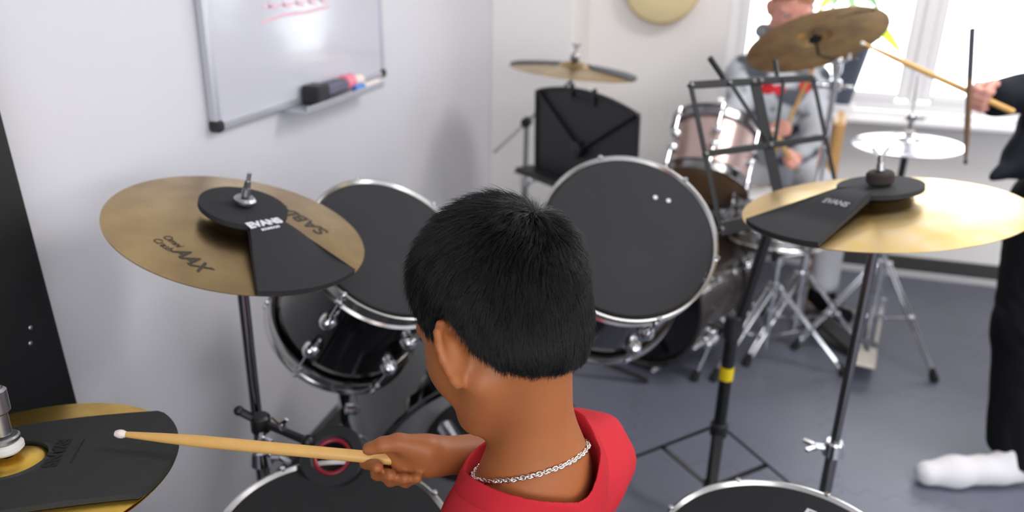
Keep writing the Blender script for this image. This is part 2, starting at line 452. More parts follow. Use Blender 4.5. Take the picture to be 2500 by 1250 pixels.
def cut(f, g, k=0.006):
    return lambda P: -smin(-f(P), g(P), k)
def both(f, g, k=0.004):
    return lambda P: -smin(-f(P), -g(P), k)
def grow(f, t): return lambda P: f(P) - t
def xform(f, M4):
    """f is in a local frame, M4 local->world"""
    A = np.array(M4.to_3x3()); c = V3(M4.translation)
    return lambda P: f((P - c) @ A)
def nets(f, lo, hi, h, blk=20):
    lo = V3(lo); hi = V3(hi); n = np.ceil((hi - lo) / h).astype(int) + 1
    G = np.ones(n, dtype=np.float32)
    nb = [range(0, n[i], blk) for i in range(3)]
    cs = [(i, j, k) for i in nb[0] for j in nb[1] for k in nb[2]]
    cen = np.array([[lo[0] + (i + blk / 2) * h, lo[1] + (j + blk / 2) * h, lo[2] + (k + blk / 2) * h] for i, j, k in cs])
    dc = f(cen); R = blk * h * 0.87 * 1.5
    for (i, j, k), d in zip(cs, dc):
        s = (slice(i, min(i + blk, n[0])), slice(j, min(j + blk, n[1])), slice(k, min(k + blk, n[2])))
        if abs(d) > R: G[s] = 1 if d > 0 else -1; continue
        X, Y, Z = np.meshgrid(np.arange(s[0].start, s[0].stop), np.arange(s[1].start, s[1].stop), np.arange(s[2].start, s[2].stop), indexing='ij')
        P = np.stack([X.ravel(), Y.ravel(), Z.ravel()], 1) * h + lo
        G[s] = f(P).reshape(X.shape)
    G[0] = G[-1] = 1; G[:, 0] = G[:, -1] = 1; G[:, :, 0] = G[:, :, -1] = 1
    I = G < 0
    any_ = np.zeros(n - 1, bool); all_ = np.ones(n - 1, bool)
    for dx in (0, 1):
        for dy in (0, 1):
            for dz in (0, 1):
                c = I[dx:n[0] - 1 + dx, dy:n[1] - 1 + dy, dz:n[2] - 1 + dz]; any_ |= c; all_ &= c
    act = np.argwhere(any_ & ~all_); idx = -np.ones(n - 1, dtype=np.int64); idx[tuple(act.T)] = np.arange(len(act))
    acc = np.zeros((len(act), 3)); cnt = np.zeros(len(act))
    cor = [(a, b, c) for a in (0, 1) for b in (0, 1) for c in (0, 1)]
    for a in cor:
        for ax in range(3):
            if a[ax]: continue
            b = list(a); b[ax] = 1
            va = G[tuple((act + a).T)]; vb = G[tuple((act + b).T)]
            m = (va < 0) != (vb < 0); t = np.where(m, va / np.where(m, va - vb, 1), 0)
            p = np.array(a, float)[None] + t[:, None] * (np.array(b) - np.array(a))
            acc[m] += p[m]; cnt[m] += 1
    V = (act + acc / cnt[:, None]) * h + lo
    F = []
    for ax in range(3):
        sl0 = [slice(None)] * 3; sl1 = [slice(None)] * 3; sl0[ax] = slice(0, -1); sl1[ax] = slice(1, None)
        c0 = I[tuple(sl0)]; c1 = I[tuple(sl1)]; e = np.argwhere(c0 != c1)
        if not len(e): continue
        u, w = (ax + 1) % 3, (ax + 2) % 3
        q = []
        for du, dw in ((-1, -1), (0, -1), (0, 0), (-1, 0)):
            k = e.copy(); k[:, u] += du; k[:, w] += dw; q.append(idx[tuple(k.T)])
        q = np.stack(q, 1); ins = c0[tuple(e.T)]
        q = np.where(ins[:, None], q, q[:, ::-1]); F.append(q)
    return V, np.concatenate(F)
def relax(V, F, n):
    E = np.concatenate([F[:, [0, 1]], F[:, [1, 2]], F[:, [2, 3]], F[:, [3, 0]]]); E = np.concatenate([E, E[:, ::-1]])
    c = np.bincount(E[:, 0], minlength=len(V))[:, None].clip(1)
    for i in range(n):
        for w in (.55, -.50):
            A = np.stack([np.bincount(E[:, 0], weights=V[E[:, 1], k], minlength=len(V)) for k in range(3)], 1) / c
            V = V + w * (A - V)
    return V
def sdf_part(name, f, lo, hi, h, m, parent, label=None, kind=None, keep=False, smooth=0):
    V, F = nets(f, lo, hi, h)
    if smooth: V = relax(V, F, smooth)
    P = WM[parent.name].inverted(); A = np.array(P.to_3x3()); t = V3(P.translation)
    me = bpy.data.meshes.new(name); L = V @ A.T + t
    me.vertices.add(len(L)); me.vertices.foreach_set('co', L.astype(np.float32).ravel())
    me.loops.add(F.size); me.loops.foreach_set('vertex_index', F.astype(np.int32).ravel())
    me.polygons.add(len(F)); me.polygons.foreach_set('loop_start', np.arange(0, F.size, 4, dtype=np.int32))
    me.update(calc_edges=True); me.validate()
    me.polygons.foreach_set('use_smooth', np.ones(len(me.polygons), bool))
    if m: me.materials.append(m)
    o = bpy.data.objects.new(name, me); COL.objects.link(o); o.parent = parent; WM[o.name] = WM[parent.name].copy()
    if label: o['label'] = label
    if kind: o['kind'] = kind
    return (o, V, F) if keep else o

# ------------------------------------------------------------------ the room
XL, YB, XR, YF, ZC = -1.04, 3.81, 4.9, -2.2, 2.62
b = B(); b.add([(XL - .2, YF - .2, 0), (XR + .2, YF - .2, 0), (XR + .2, YB + .3, 0), (XL - .2, YB + .3, 0),
                (XL - .2, YF - .2, -.05), (XR + .2, YF - .2, -.05), (XR + .2, YB + .3, -.05), (XL - .2, YB + .3, -.05)],
               [(0, 1, 2, 3), (7, 6, 5, 4), (0, 4, 5, 1), (1, 5, 6, 2), (2, 6, 7, 3), (3, 7, 4, 0)])
struct('floor', b, M['floor'])
struct('ceiling', B().box(((XL + XR) / 2, (YF + YB) / 2, ZC + .05), (XR - XL + .4, YB - YF + .5, .1)), M['ceiling'])
struct('wall_left', B().box((XL - .06, (YF + YB) / 2, ZC / 2), (.12, YB - YF + .3, ZC)), M['wall'])
# unseen windows added to the other two walls as fill; their daylight lights the room from behind the camera and from the right
def wall_with_opening(name, win_name, axis, w0, w1, o0, o1, z0, z1, pos, out):
    b = B(); t_ = .12
    def blk(a0, a1, c0, c1):
        if axis == 'x': b.box(((a0 + a1) / 2, pos + out * t_ / 2, (c0 + c1) / 2), (a1 - a0, t_, c1 - c0))
        else: b.box((pos + out * t_ / 2, (a0 + a1) / 2, (c0 + c1) / 2), (t_, a1 - a0, c1 - c0))
    blk(w0, o0, 0, ZC); blk(o1, w1, 0, ZC); blk(o0, o1, 0, z0); blk(o0, o1, z1, ZC)
    struct(name, b, M['wall'])
    b = B(); fr = .05; mid = (o0 + o1) / 2
    def fb(a0, a1, c0, c1):
        if axis == 'x': b.box(((a0 + a1) / 2, pos + out * .06, (c0 + c1) / 2), (a1 - a0, .06, c1 - c0), bev=.005)
        else: b.box((pos + out * .06, (a0 + a1) / 2, (c0 + c1) / 2), (.06, a1 - a0, c1 - c0), bev=.005)
    fb(o0, o0 + fr, z0, z1); fb(o1 - fr, o1, z0, z1); fb(o0 + fr, o1 - fr, z0, z0 + fr); fb(o0 + fr, o1 - fr, z1 - fr, z1); fb(mid - fr / 2, mid + fr / 2, z0 + fr, z1 - fr)
    struct(win_name, b, M['white'])
wall_with_opening('wall_right', 'fill_window_3', 'y', YF - .15, YB + .15, .1, 1.5, .95, 2.25, XR, 1)
wall_with_opening('wall_front', 'fill_window_2', 'x', XL, XR, .1, 4.4, .70, 2.35, YF, -1)
# back wall with the window opening
WX0, WX1, WZ0, WZ1, WT = -0.045, 1.66, 0.754, 2.25, 0.22
b = B()
b.box(((XL + WX0) / 2, YB + WT / 2, ZC / 2), (WX0 - XL, WT, ZC)).box(((XR + WX1) / 2, YB + WT / 2, ZC / 2), (XR - WX1, WT, ZC))
b.box(((WX0 + WX1) / 2, YB + WT / 2, WZ0 / 2 - .011), (WX1 - WX0, WT, WZ0 - .022)).box(((WX0 + WX1) / 2, YB + WT / 2, (WZ1 + ZC) / 2), (WX1 - WX0, WT, ZC - WZ1))
struct('wall_back', b, M['litwall'])
# boxed-in corner beside the window wall
struct('trim_1', B().box((XL + .1825, 3.61, ZC / 2), (.365, .4, ZC), bev=.004), M['litwall'])
# skirting: pale foot strip with a dark band on it
b = B().box(((XL + .365 + XR) / 2, YB - .008, .068), (XR - XL - .365, .016, .068), bev=.003)
sk = struct('baseboard_back', b, M['baseboard'])
struct('strip', B().box(((XL + .365 + XR) / 2, YB - .011, .017), (XR - XL - .365, .022, .034), bev=.004), M['strip'], sk)
b = B().box((XL + .008, (YF + 3.41) / 2, .068), (.016, 3.41 - YF, .068), bev=.003)
sk = struct('baseboard_left', b, M['baseboard'])
struct('strip', B().box((XL + .011, (YF + 3.41) / 2, .017), (.022, 3.41 - YF, .034), bev=.004), M['strip'], sk)
# window: frame, sashes, mullion, panes, sill
YW = 3.90
b = B()
fr = .05
b.box((WX0 + fr / 2, YW + .03, (WZ0 + WZ1) / 2), (fr, .07, WZ1 - WZ0), bev=.006).box((WX1 - fr / 2, YW + .03, (WZ0 + WZ1) / 2), (fr, .07, WZ1 - WZ0), bev=.006)
b.box(((WX0 + WX1) / 2, YW + .03, WZ0 + .02), (WX1 - WX0 - 2 * fr, .07, .04), bev=.004).box(((WX0 + WX1) / 2, YW + .03, WZ1 - .025), (WX1 - WX0 - 2 * fr, .07, .05), bev=.004)
win = struct('window_1', b, M['white'])
struct('mullion', B().box((.797, YW + .028, (WZ0 + WZ1) / 2), (.05, .075, WZ1 - WZ0 - .09), bev=.006), M['white'], win)
for x0, x1 in ((WX0 + fr, .772), (.822, WX1 - fr)):
    b = B(); t = .045
    b.box((x0 + t / 2, YW + .02, (WZ0 + WZ1) / 2), (t, .05, WZ1 - WZ0 - .1), bev=.008).box((x1 - t / 2, YW + .02, (WZ0 + WZ1) / 2), (t, .05, WZ1 - WZ0 - .1), bev=.008)
    b.box(((x0 + x1) / 2, YW + .02, WZ0 + .04 + .02), (x1 - x0 - 2 * t, .05, .04), bev=.008).box(((x0 + x1) / 2, YW + .02, WZ1 - .075), (x1 - x0 - 2 * t, .05, .05), bev=.008)
    struct('sash', b, M['white'], win)
    struct('pane', B().box(((x0 + x1) / 2, YW + .022, (WZ0 + WZ1) / 2), (x1 - x0 - .07, .006, WZ1 - WZ0 - .15)), M['glass'], win)
struct('sill', B().box(((WX0 + WX1) / 2, 3.765, .743), (WX1 - WX0 + .16, .25, .022), bev=.006), M['white'], win)

# ------------------------------------------------------------------ whiteboard on the left wall
def wl(y, z, out=0.0): return Vector((XL + out, y, z))
Y0, Y1, Z0, Z1 = 1.395, 2.24, 1.03, 1.63
t = thing('whiteboard', 'white dry-erase board in a thin metal frame on the left wall', 'whiteboard', (XL, Y0, Z0))
part('writing_surface', B().box((XL + .010, (Y0 + Y1) / 2, (Z0 + Z1) / 2), (.012, Y1 - Y0 - .01, Z1 - Z0 - .01)), M['board'], t, True)
b = B(); fw_ = .018
for yy in (Y0 + fw_ / 2, Y1 - fw_ / 2): b.box((XL + .012, yy, (Z0 + Z1) / 2), (.022, fw_, Z1 - Z0 - .04), bev=.004)
for zz in (Z0 + fw_ / 2, Z1 - fw_ / 2): b.box((XL + .012, (Y0 + Y1) / 2, zz), (.022, Y1 - Y0 - .04, fw_), bev=.004)
part('frame', b, M['alu'], t, True)
for yy in (Y0, Y1):
    for zz in (Z0, Z1):
        sy = 1 if yy == Y0 else -1; sz = 1 if zz == Z0 else -1
        part('corner_cap', B().box((XL + .0135, yy + sy * .011, zz + sz * .011), (.027, .024, .024), bev=.005), M['blackplastic'], t, True)
b = B().box((XL + .045, 1.885, Z0 - .004), (.07, .44, .008), bev=.003).box((XL + .078, 1.885, Z0 + .004), (.006, .44, .012), bev=.002)
part('pen_tray', b, M['alu'], t, True)
# a worn heading in red marker, underlined
b = B()
def stroke(pts, w=.006):
    for (ya, za), (yb, zb) in zip(pts[:-1], pts[1:]):
        b.bar((XL + .0164, ya, za), (XL + .0164, yb, zb), w, .0006, up=(1, 0, 0))
stroke([(1.60, 1.235), (1.70, 1.246), (1.80, 1.245), (1.92, 1.252)], .008)
part('underline', b, M['marker'], t, True, label='faded red marker underline'); b = B()
for y0 in (1.66, 1.72, 1.78, 1.84, 1.90):
    stroke([(y0 - .02, 1.34), (y0 - .02, 1.265), (y0 + .012, 1.262)], .006)
    stroke([(y0 - .02, 1.31), (y0 + .014, 1.305)], .006)
stroke([(1.61, 1.268), (1.94, 1.272)], .005)
part('lettering', b, M['marker'], t, True, label='faded red marker writing')
for pts_s, w_s in (([(1.96, 1.285), (2.02, 1.275)], .01), ([(2.14, 1.28), (2.21, 1.272)], .006)):
    b = B(); stroke(pts_s, w_s); part('marker_smudge', b, M['marker'], t, True)
t = thing('whiteboard_eraser', 'dark grey felt eraser lying on the whiteboard pen tray', 'eraser', (XL + .05, 1.78, Z0 + .001))
part('grip', B().box((XL + .048, 1.835, Z0 + .028), (.045, .135, .028), bev=.006), M['eraser'], t, True)
part('felt_pad', B().box((XL + .048, 1.765, Z0 + .024), (.05, .06, .046), bev=.005), M['blackplastic'], t, True)
t = thing('marker_pen', 'pink and white marker standing out at the eraser end', 'marker pen', (XL + .05, 1.93, Z0 + .001))
part('barrel', B().cyl((XL + .05, 1.93, Z0 + .028), (XL + .05, 2.01, Z0 + .026), .016, bev=.003), M['nylon'], t, True)
part('cap', B().cyl((XL + .05, 1.91, Z0 + .03), (XL + .05, 1.955, Z0 + .03), .020, bev=.004), M['pinkfelt'], t, True)
t = thing('marker_pen', 'slim white marker with a blue cap on the pen tray', 'marker pen', (XL + .07, 1.95, Z0 + .001))
part('barrel', B().cyl((XL + .068, 1.99, Z0 + .011), (XL + .068, 2.085, Z0 + .011), .0075, bev=.002), M['nylon'], t, True)
part('cap', B().cyl((XL + .068, 1.935, Z0 + .011), (XL + .068, 1.99, Z0 + .011), .009, bev=.002), M['blueplastic'], t, True)

# round cream drum hanging high on the back wall
C = Vector((-.345, YB, 1.27))
t = thing('frame_drum', 'round cream frame drum hanging high on the back wall', 'frame drum', frameM(C, (0, -1, 0)))
part('rim', B().lathe([(.150, .004), (.172, .004), (.172, .060), (.166, .066), (.158, .066), (.150, .060)], 72, closed=True), M['beech'], t)
part('drum_skin', B().lathe([(.168, .050), (.1665, .066), (.160, .070), (.08, .071), (0, .071)], 72), M['cream'], t)

# black board leaning on the left wall
t = thing('board', 'tall black painted board leaning on the left wall', 'board', (-.95, .35, 0))
ang = math.atan2(.028, .46)
M3 = Matrix.Rotation(-ang, 3, 'Y')
part('panel', B().box((-.978, .12, .735), (.022, 1.52, 1.46), M3, bev=.004), M['blackboard'], t, True)
for pz in ((75, 800), (75, 838)):
    P = at(pz[0], pz[1], 1.0); dv = P - Vector((0, 0, CAMZ))
    n = M3 @ Vector((1, 0, 0)); c0 = Vector((-.978, .12, .735)) + n * .011
    k = (c0 - Vector((0, 0, CAMZ))).dot(n) / dv.dot(n); Q = Vector((0, 0, CAMZ)) + dv * k
    part('screw', B().lathe([(0, .0016), (.0022, .0012), (.0034, 0), (0, 0)][::-1], 12, frameM(Q, n)), M['steel'], t, True)

# plant on the sill
px_ = .487; py_ = 3.815
t = thing('potted_plant', 'leafy green plant in a tapered slate pot on the windowsill', 'plant', (px_, py_, .754))
part('saucer', B().lathe([(0, 0), (.05, 0), (.062, .034), (.058, .036), (.045, .03), (0, .03)], 36), M['white'], t, label='white saucer foot')
part('pot', B().lathe([(0, .031), (.036, .031), (.038, .035), (.086, .30), (.090, .305), (.084, .305), (.081, .29), (0, .29)], 40), M['pot'], t)
part('soil', B().lathe([(.082, .286), (.05, .292), (0, .294)], 24), M['soil'], t)
def leaf(b, base, tip, w, sag):
    base = Vector(base); tip = Vector(tip); n = 9; d = tip - base; side = d.cross(Vector((.1, -.85, .5))).normalized(); vs = []; fs = []
    for i in range(n + 1):
        s = i / n; c = base + d * s + Vector((0, 0, sag * 4 * s * (1 - s))); ww = w * (math.sin(PI * min(1, s * .92 + .05)) ** .7)
        for k, (o, z) in enumerate(((-1, .15), (0, 0), (1, .15))): vs.append(c + side * ww * o + Vector((0, 0, z * ww)))
    for i in range(n):
        for k in range(2): fs.append((i * 3 + k, i * 3 + k + 1, i * 3 + k + 4, i * 3 + k + 3))
    m = len(vs); vs += [p - Vector((0, 0, .0015)) for p in vs]; fs += [tuple(i + m for i in q[::-1]) for q in fs]
    b.add(vs, fs)
b = B().tube([(0, 0, .28), (.004, .0, .38), WM[t.name].inverted() @ at(2086, 10, 3.61), WM[t.name].inverted() @ at(2074, -42, 3.62)], [.012, .01, .008, .006], 8)
part('stem', b, M['beech'], t)
PI_ = WM[t.name].inverted()
for (r0, tp, w, sag, mt) in (((2092, 20, 3.60), (2200, 130, 3.52), .026, .012, 'limeleaf'), ((2080, 10, 3.60), (2150, 100, 3.48), .018, .03, 'limeleaf'),
                             ((2070, -30, 3.62), (1998, 26, 3.52), .024, .02, 'limeleaf'), ((2072, -30, 3.62), (2030, 20, 3.50), .020, .02, 'leaf'), ((2075, -30, 3.62), (2078, 24, 3.48), .024, .02, 'leaf'),
                             ((2078, -30, 3.62), (2145, 22, 3.52), .022, .02, 'leaf'), ((2075, -35, 3.62), (2120, 12, 3.70), .022, .03, 'leaf'), ((2070, -35, 3.62), (1980, -60, 3.62), .022, .03, 'limeleaf'), ((2075, -40, 3.62), (2150, -80, 3.60), .022, .03, 'leaf')):
    b = B(); leaf(b, PI_ @ at(*r0), PI_ @ at(*tp), w, sag); part('leaf', b, M[mt], t, angle=180)

# ------------------------------------------------------------------ drum builder
def drum(name, label, cat, Mx, R, L, shell, hoopm, nl, ph, group=None, skin=None, lug='bullet', bothends=True, legs=None):
    """frame: z = head normal, z=0 the playing head"""
    t = thing(name, label, cat, Mx, group)
    r = R - .014
    part('shell', B().lathe([(r - .006, -.012), (r, -.012), (r, -L + .012), (r - .006, -L + .012)], 72, closed=True), M[shell], t)
    prof = [(R - .009, -.026), (R - .003, -.028), (R - .001, -.024), (R - .006, -.020), (R - .006, .004), (R - .0005, .009), (R + .0005, .0125), (R - .003, .013), (R - .0085, .008), (R - .0095, -.005)]
    part('batter_hoop', B().lathe(prof[::-1] if False else prof, 84, closed=True), M[hoopm], t)
    flip = Matrix.Translation((0, 0, -L)) @ Matrix.Rotation(PI, 4, 'X')
    part('resonant_hoop', B().lathe(prof, 84, flip, closed=True), M[hoopm], t)
    part('batter_head', B().lathe([(R - .0095, -.001), (R - .012, .0), (0, .0)], 64), M[skin or 'head'], t)
    part('resonant_head', B().lathe([(R - .0095, -.001), (R - .012, .0), (0, .0)], 64, flip), M['head'], t)
    for k in range(nl):
        a = ph + 2 * PI * k / nl; c, s = math.cos(a), math.sin(a)
        for z, dirn in ((-.085, 1), (-L + .085, -1)):
            if dirn < 0 and not bothends: continue
            P = Vector((r * c, r * s, z)); n = Vector((c, s, 0))
            lb = B().lathe([(0, 0), (.017, 0), (.018, .006), (.0155, .016), (.013, .022), (.007, .027), (0, .028)], 20, frameM(P - n * .001, n))
            lb.cyl(P + n * .014 - Vector((0, 0, dirn * .012)), P + n * .014 + Vector((0, 0, dirn * .016)), .0075, seg=12, bev=.001)
            lo = part('lug', lb, M['chrome'], t)
            zr = (.008 if dirn > 0 else -L - .008)
            rb = B().cyl(P + n * .014, (P.x + n.x * .014, P.y + n.y * .014, zr), .0026, seg=8)
            rb.cyl((P.x + n.x * .014, P.y + n.y * .014, zr - dirn * .004), (P.x + n.x * .014, P.y + n.y * .014, zr + dirn * .008), .005, seg=8, bev=.001)
            e = Vector((P.x + n.x * .012, P.y + n.y * .012, zr - dirn * .020))
            rb.box(e, (.016, .016, .012), Matrix.Rotation(a, 3, 'Z'), bev=.003)
            part('tension_rod', rb, M['chrome'], lo)
    return t
def pad(name, label, Mx, R, m, group, logo=None, r_in=.0115):
    t = thing(name, label, 'drum mute', Mx, group)
    r = R - r_in
    part('pad', B().lathe([(0, .0006), (r - .001, .0006), (r, .002), (r, .010), (r - .002, .012), (r * .6, .0125), (0, .0125)], 84), M[m], t)
    if logo: 
        b = B()
        for body, size, pos, ang, kw in logo: place_text(b, body, size, pos, ang, lambda x, y: .0127, **kw)
        part('lettering', b, M['printwhite'], t)
    return t
def local(Mx, px, py, z=0.0):
    """point of the plane z of frame Mx seen at (px, py)"""
    n = Mx.to_3x3() @ Vector((0, 0, 1)); C = Mx @ Vector((0, 0, z)); o = Vector((0, 0, CAMZ)); d = at(px, py, 1.0) - o
    return Mx.inverted() @ (o + d * ((C - o).dot(n) / d.dot(n)))

# ------------------------------------------------------------------ boy's kit
G_TOM = 'black rack toms of the front kit'
MT1 = frameM((-.595, 1.302, .856), (.555, -.275, .785)); R1 = .165
tom1 = drum('rack_tom', 'black rack tom under a grey mute beside the left crash cymbal', 'drum', MT1, R1, .275, 'shell', 'hoop', 6, math.radians(200), G_TOM)
pad('drum_mute', 'round grey mute on the tom beside the left crash cymbal', MT1, R1, 'mutepale', 'drum mutes')
MT2 = frameM((-.161, 1.464, .876), (.256, -.666, .70)); R2 = .178
tom2 = drum('rack_tom', 'larger black rack tom tilted behind the boy in red', 'drum', MT2, R2, .28, 'shell', 'hoop', 6, math.radians(-62), G_TOM)
q1 = local(MT2, 1600, 482, .012); q2 = local(MT2, 1632, 490, .012)
t = pad('drum_mute', 'large round grey mute on the tilted tom, two pale marks', MT2, R2, 'mutepale', 'drum mutes')
b = B()
for q in (q1, q2):
    b.lathe([(0, .0002), (.0046, .0002), (.0042, .0006), (0, .0006)], 14, Matrix.Translation((q.x, q.y, .0125)))
part('print', b, M['printwhite'], t)

# bass drum, its mute and pedal
bn = Vector((.55, -.83, 0)).normalized()
MB_ = frameM((-.437, 1.386, .295), bn, (0, 0, 1)); RB = .268
t = thing('bass_drum', 'black bass drum on the floor below the two front rack toms', 'drum', MB_)
rb_ = RB - .016; LB = .40
part('shell', B().lathe([(rb_ - .008, -.02), (rb_, -.02), (rb_, -LB + .02), (rb_ - .008, -LB + .02)], 84, closed=True), M['shell'], t)
hp = [(RB - .016, -.03), (RB - .004, -.03), (RB, -.026), (RB, .012), (RB - .004, .016), (RB - .014, .016), (RB - .018, .010)]
flip = Matrix.Translation((0, 0, -LB)) @ Matrix.Rotation(PI, 4, 'X')
part('batter_hoop', B().lathe(hp, 84, closed=True), M['shell'], t); part('resonant_hoop', B().lathe(hp, 84, flip, closed=True), M['shell'], t)
part('batter_head', B().lathe([(RB - .017, -.002), (RB - .02, .0), (0, .001)], 64), M['bdhead'], t)
part('resonant_head', B().lathe([(RB - .017, -.002), (RB - .02, .0), (0, .001)], 64, flip), M['shell'], t)
for k in range(6):
    a = math.radians(76) + 2 * PI * k / 6; c, s = math.cos(a), math.sin(a)
    for z0, sg in ((0, 1), (-LB, -1)):
        e = Vector((RB * c, RB * s, z0))
        lb = B().box(e + Vector((c * .004, s * .004, -sg * .006)), (.012, .022, .05), Matrix.Rotation(a, 3, 'Z'), bev=.003)
        lb.cyl(e + Vector((c * .008, s * .008, sg * .02)), e + Vector((c * .008, s * .008, sg * .034)), .007, seg=12, bev=.002)
        lo = part('claw', lb, M['chrome'], t)
        part('tension_rod', B().cyl(e + Vector((c * .010, s * .010, sg * .02)), e + Vector((c * .010, s * .010, -sg * .13)), .003, seg=8).lathe([(0, 0), (.015, 0), (.013, .015), (0, .018)], 14, frameM((rb_ * c, rb_ * s, z0 - sg * .13), (c, s, 0))), M['chrome'], lo)
for sg in (-1, 1):   # local x is up, local y is sideways
    sp = B().cyl((-.10, sg * (RB - .03), -.30), (-.292, sg * (RB + .10), -.36), .006, seg=10)
    sp.cyl((-.06, sg * (RB - .045), -.295), (-.14, sg * (RB + .0), -.315), .011, seg=12, bev=.002)
    so = part('spur', sp, M['chrome'], t)
    part('rubber_foot', B().cyl((-.275, sg * (RB + .088), -.355), (-.2945, sg * (RB + .102), -.361), .010, .012, seg=12, bev=.003), M['rubber'], so)
# tom holder on the shell
hb = B().cyl((RB - .02, 0, -.16), (RB + .17, 0, -.16), .0125, seg=16, bev=.002).box((RB - .004, 0, -.16), (.03, .06, .06), bev=.006).cyl((RB + .15, 0, -.16), (RB + .195, 0, -.16), .02, seg=16, bev=.004)
inv = MB_.inverted()
hb.tube([(RB + .175, 0, -.16), inv @ (MT1 @ Vector((.10, .05, -.15))), inv @ (MT1 @ Vector((.155, .03, -.15)))], .0095, 12)
hb.tube([(RB + .175, 0, -.16), inv @ (MT2 @ Vector((-.12, -.10, -.15))), inv @ (MT2 @ Vector((-.15, -.06, -.15)))], .0095, 12)
part('tom_holder', hb, M['chrome'], t)
t = thing('bass_drum_mute', 'black round patch on the grey bass drum head', 'drum mute', MB_)
q1 = local(MB_, 1152, 1072)
part('pad', B().lathe([(0, .002), (.103, .002), (.105, .004), (.105, .008), (.102, .010), (0, .010)], 64, Matrix.Translation((q1.x, q1.y, 0))), M['rubber'], t)
# pedal with its beater
pb = MB_ @ Vector((-.29, 0, .12)); pdir = Vector((bn.x, bn.y, 0)); pside = Vector((-bn.y, bn.x, 0))
t = thing('bass_drum_pedal', 'steel bass drum pedal with a chrome beater at the bass drum', 'drum pedal', frameM((MB_.translation.x + bn.x * .12, MB_.translation.y + bn.y * .12, 0), (0, 0, 1), pdir))
part('base_plate', B().box((.06, 0, .006), (.34, .09, .008), bev=.003), M['black'], t)
part('footboard', B().box((.09, 0, .05), (.29, .085, .010), Matrix.Rotation(.22, 3, 'Y'), bev=.004), M['steel'], t)
b = B()
for sg in (-1, 1): b.bar((-.06, sg * .05, .01), (-.06, sg * .04, .22), .014, .02, bev=.003)
b.cyl((-.06, -.06, .22), (-.06, .06, .22), .008, seg=12)
part('post', b, M['steel'], t)
tipw = at(1094, 1052, 1.585); tip = t.matrix_world.inverted() @ tipw; tax = (t.matrix_world.inverted().to_3x3() @ (at(1114, 1082, 1.575) - at(1084, 1037, 1.60))).normalized()
d_ = (tip - Vector((-.06, 0, .22)))
part('beater', B().tube([(-.06, 0, .22), tip], .0045, 10).cyl(tip - tax * .020, tip + tax * .040, .0185, seg=24, bev=.008), M['chrome'], t)

# ---- stands
def leg_tripod(t, hub, rad, az, n=3, r=.0075, m='chrome', top=.30, brace=.12, foot='rubber_foot'):
    """double-braced tripod in the thing's frame (base on the floor at the origin)"""
    for k in range(n):
        a = az + 2 * PI * k / n; c, s = math.cos(a), math.sin(a); sd = Vector((-s, c, 0)) * .011
        bb = B(); f = Vector((c * rad, s * rad, .022)); h = Vector((c * .022, s * .022, top))
        knee = f + (h - f) * .5
        for q in (-1, 1): bb.cyl(h + sd * q, f + sd * q * .7, .0052, seg=10)
        bb.cyl(Vector((c * .02, s * .02, brace)), knee, .0045, seg=8)
        bb.box(knee, (.02, .034, .02), Matrix.Rotation(a, 3, 'Z'), bev=.004)
        bb.cyl(h - sd * 1.7, h + sd * 1.7, .007, seg=10)
        lo = part('leg', bb, M[m], t)
        part(foot, B().cyl(f + Vector((-c * .012, -s * .012, .02)), Vector((f.x + c * .012, f.y + s * .012, .0005)), .012, .016, seg=14, bev=.003), M['rubber'], lo)
def wing(b, c, d, s=1.0):
    """wing screw at c pointing along d"""
    d = Vector(d).normalized(); x, y = perp(d); c = Vector(c)
    b.cyl(c, c + d * .018 * s, .006 * s, seg=12, bev=.001)
    for q in (-1, 1):
        b.add([c + d * .012 * s + x * q * .004 * s + y * .003 * s, c + d * .030 * s + x * q * .018 * s + y * .0025 * s, c + d * .034 * s + x * q * .012 * s + y * .0025 * s, c + d * .016 * s + y * .003 * s,
               c + d * .012 * s + x * q * .004 * s - y * .003 * s, c + d * .030 * s + x * q * .018 * s - y * .0025 * s, c + d * .034 * s + x * q * .012 * s - y * .0025 * s, c + d * .016 * s - y * .003 * s],
              [(0, 1, 2, 3), (7, 6, 5, 4), (0, 4, 5, 1), (1, 5, 6, 2), (2, 6, 7, 3), (3, 7, 4, 0)])
    return b
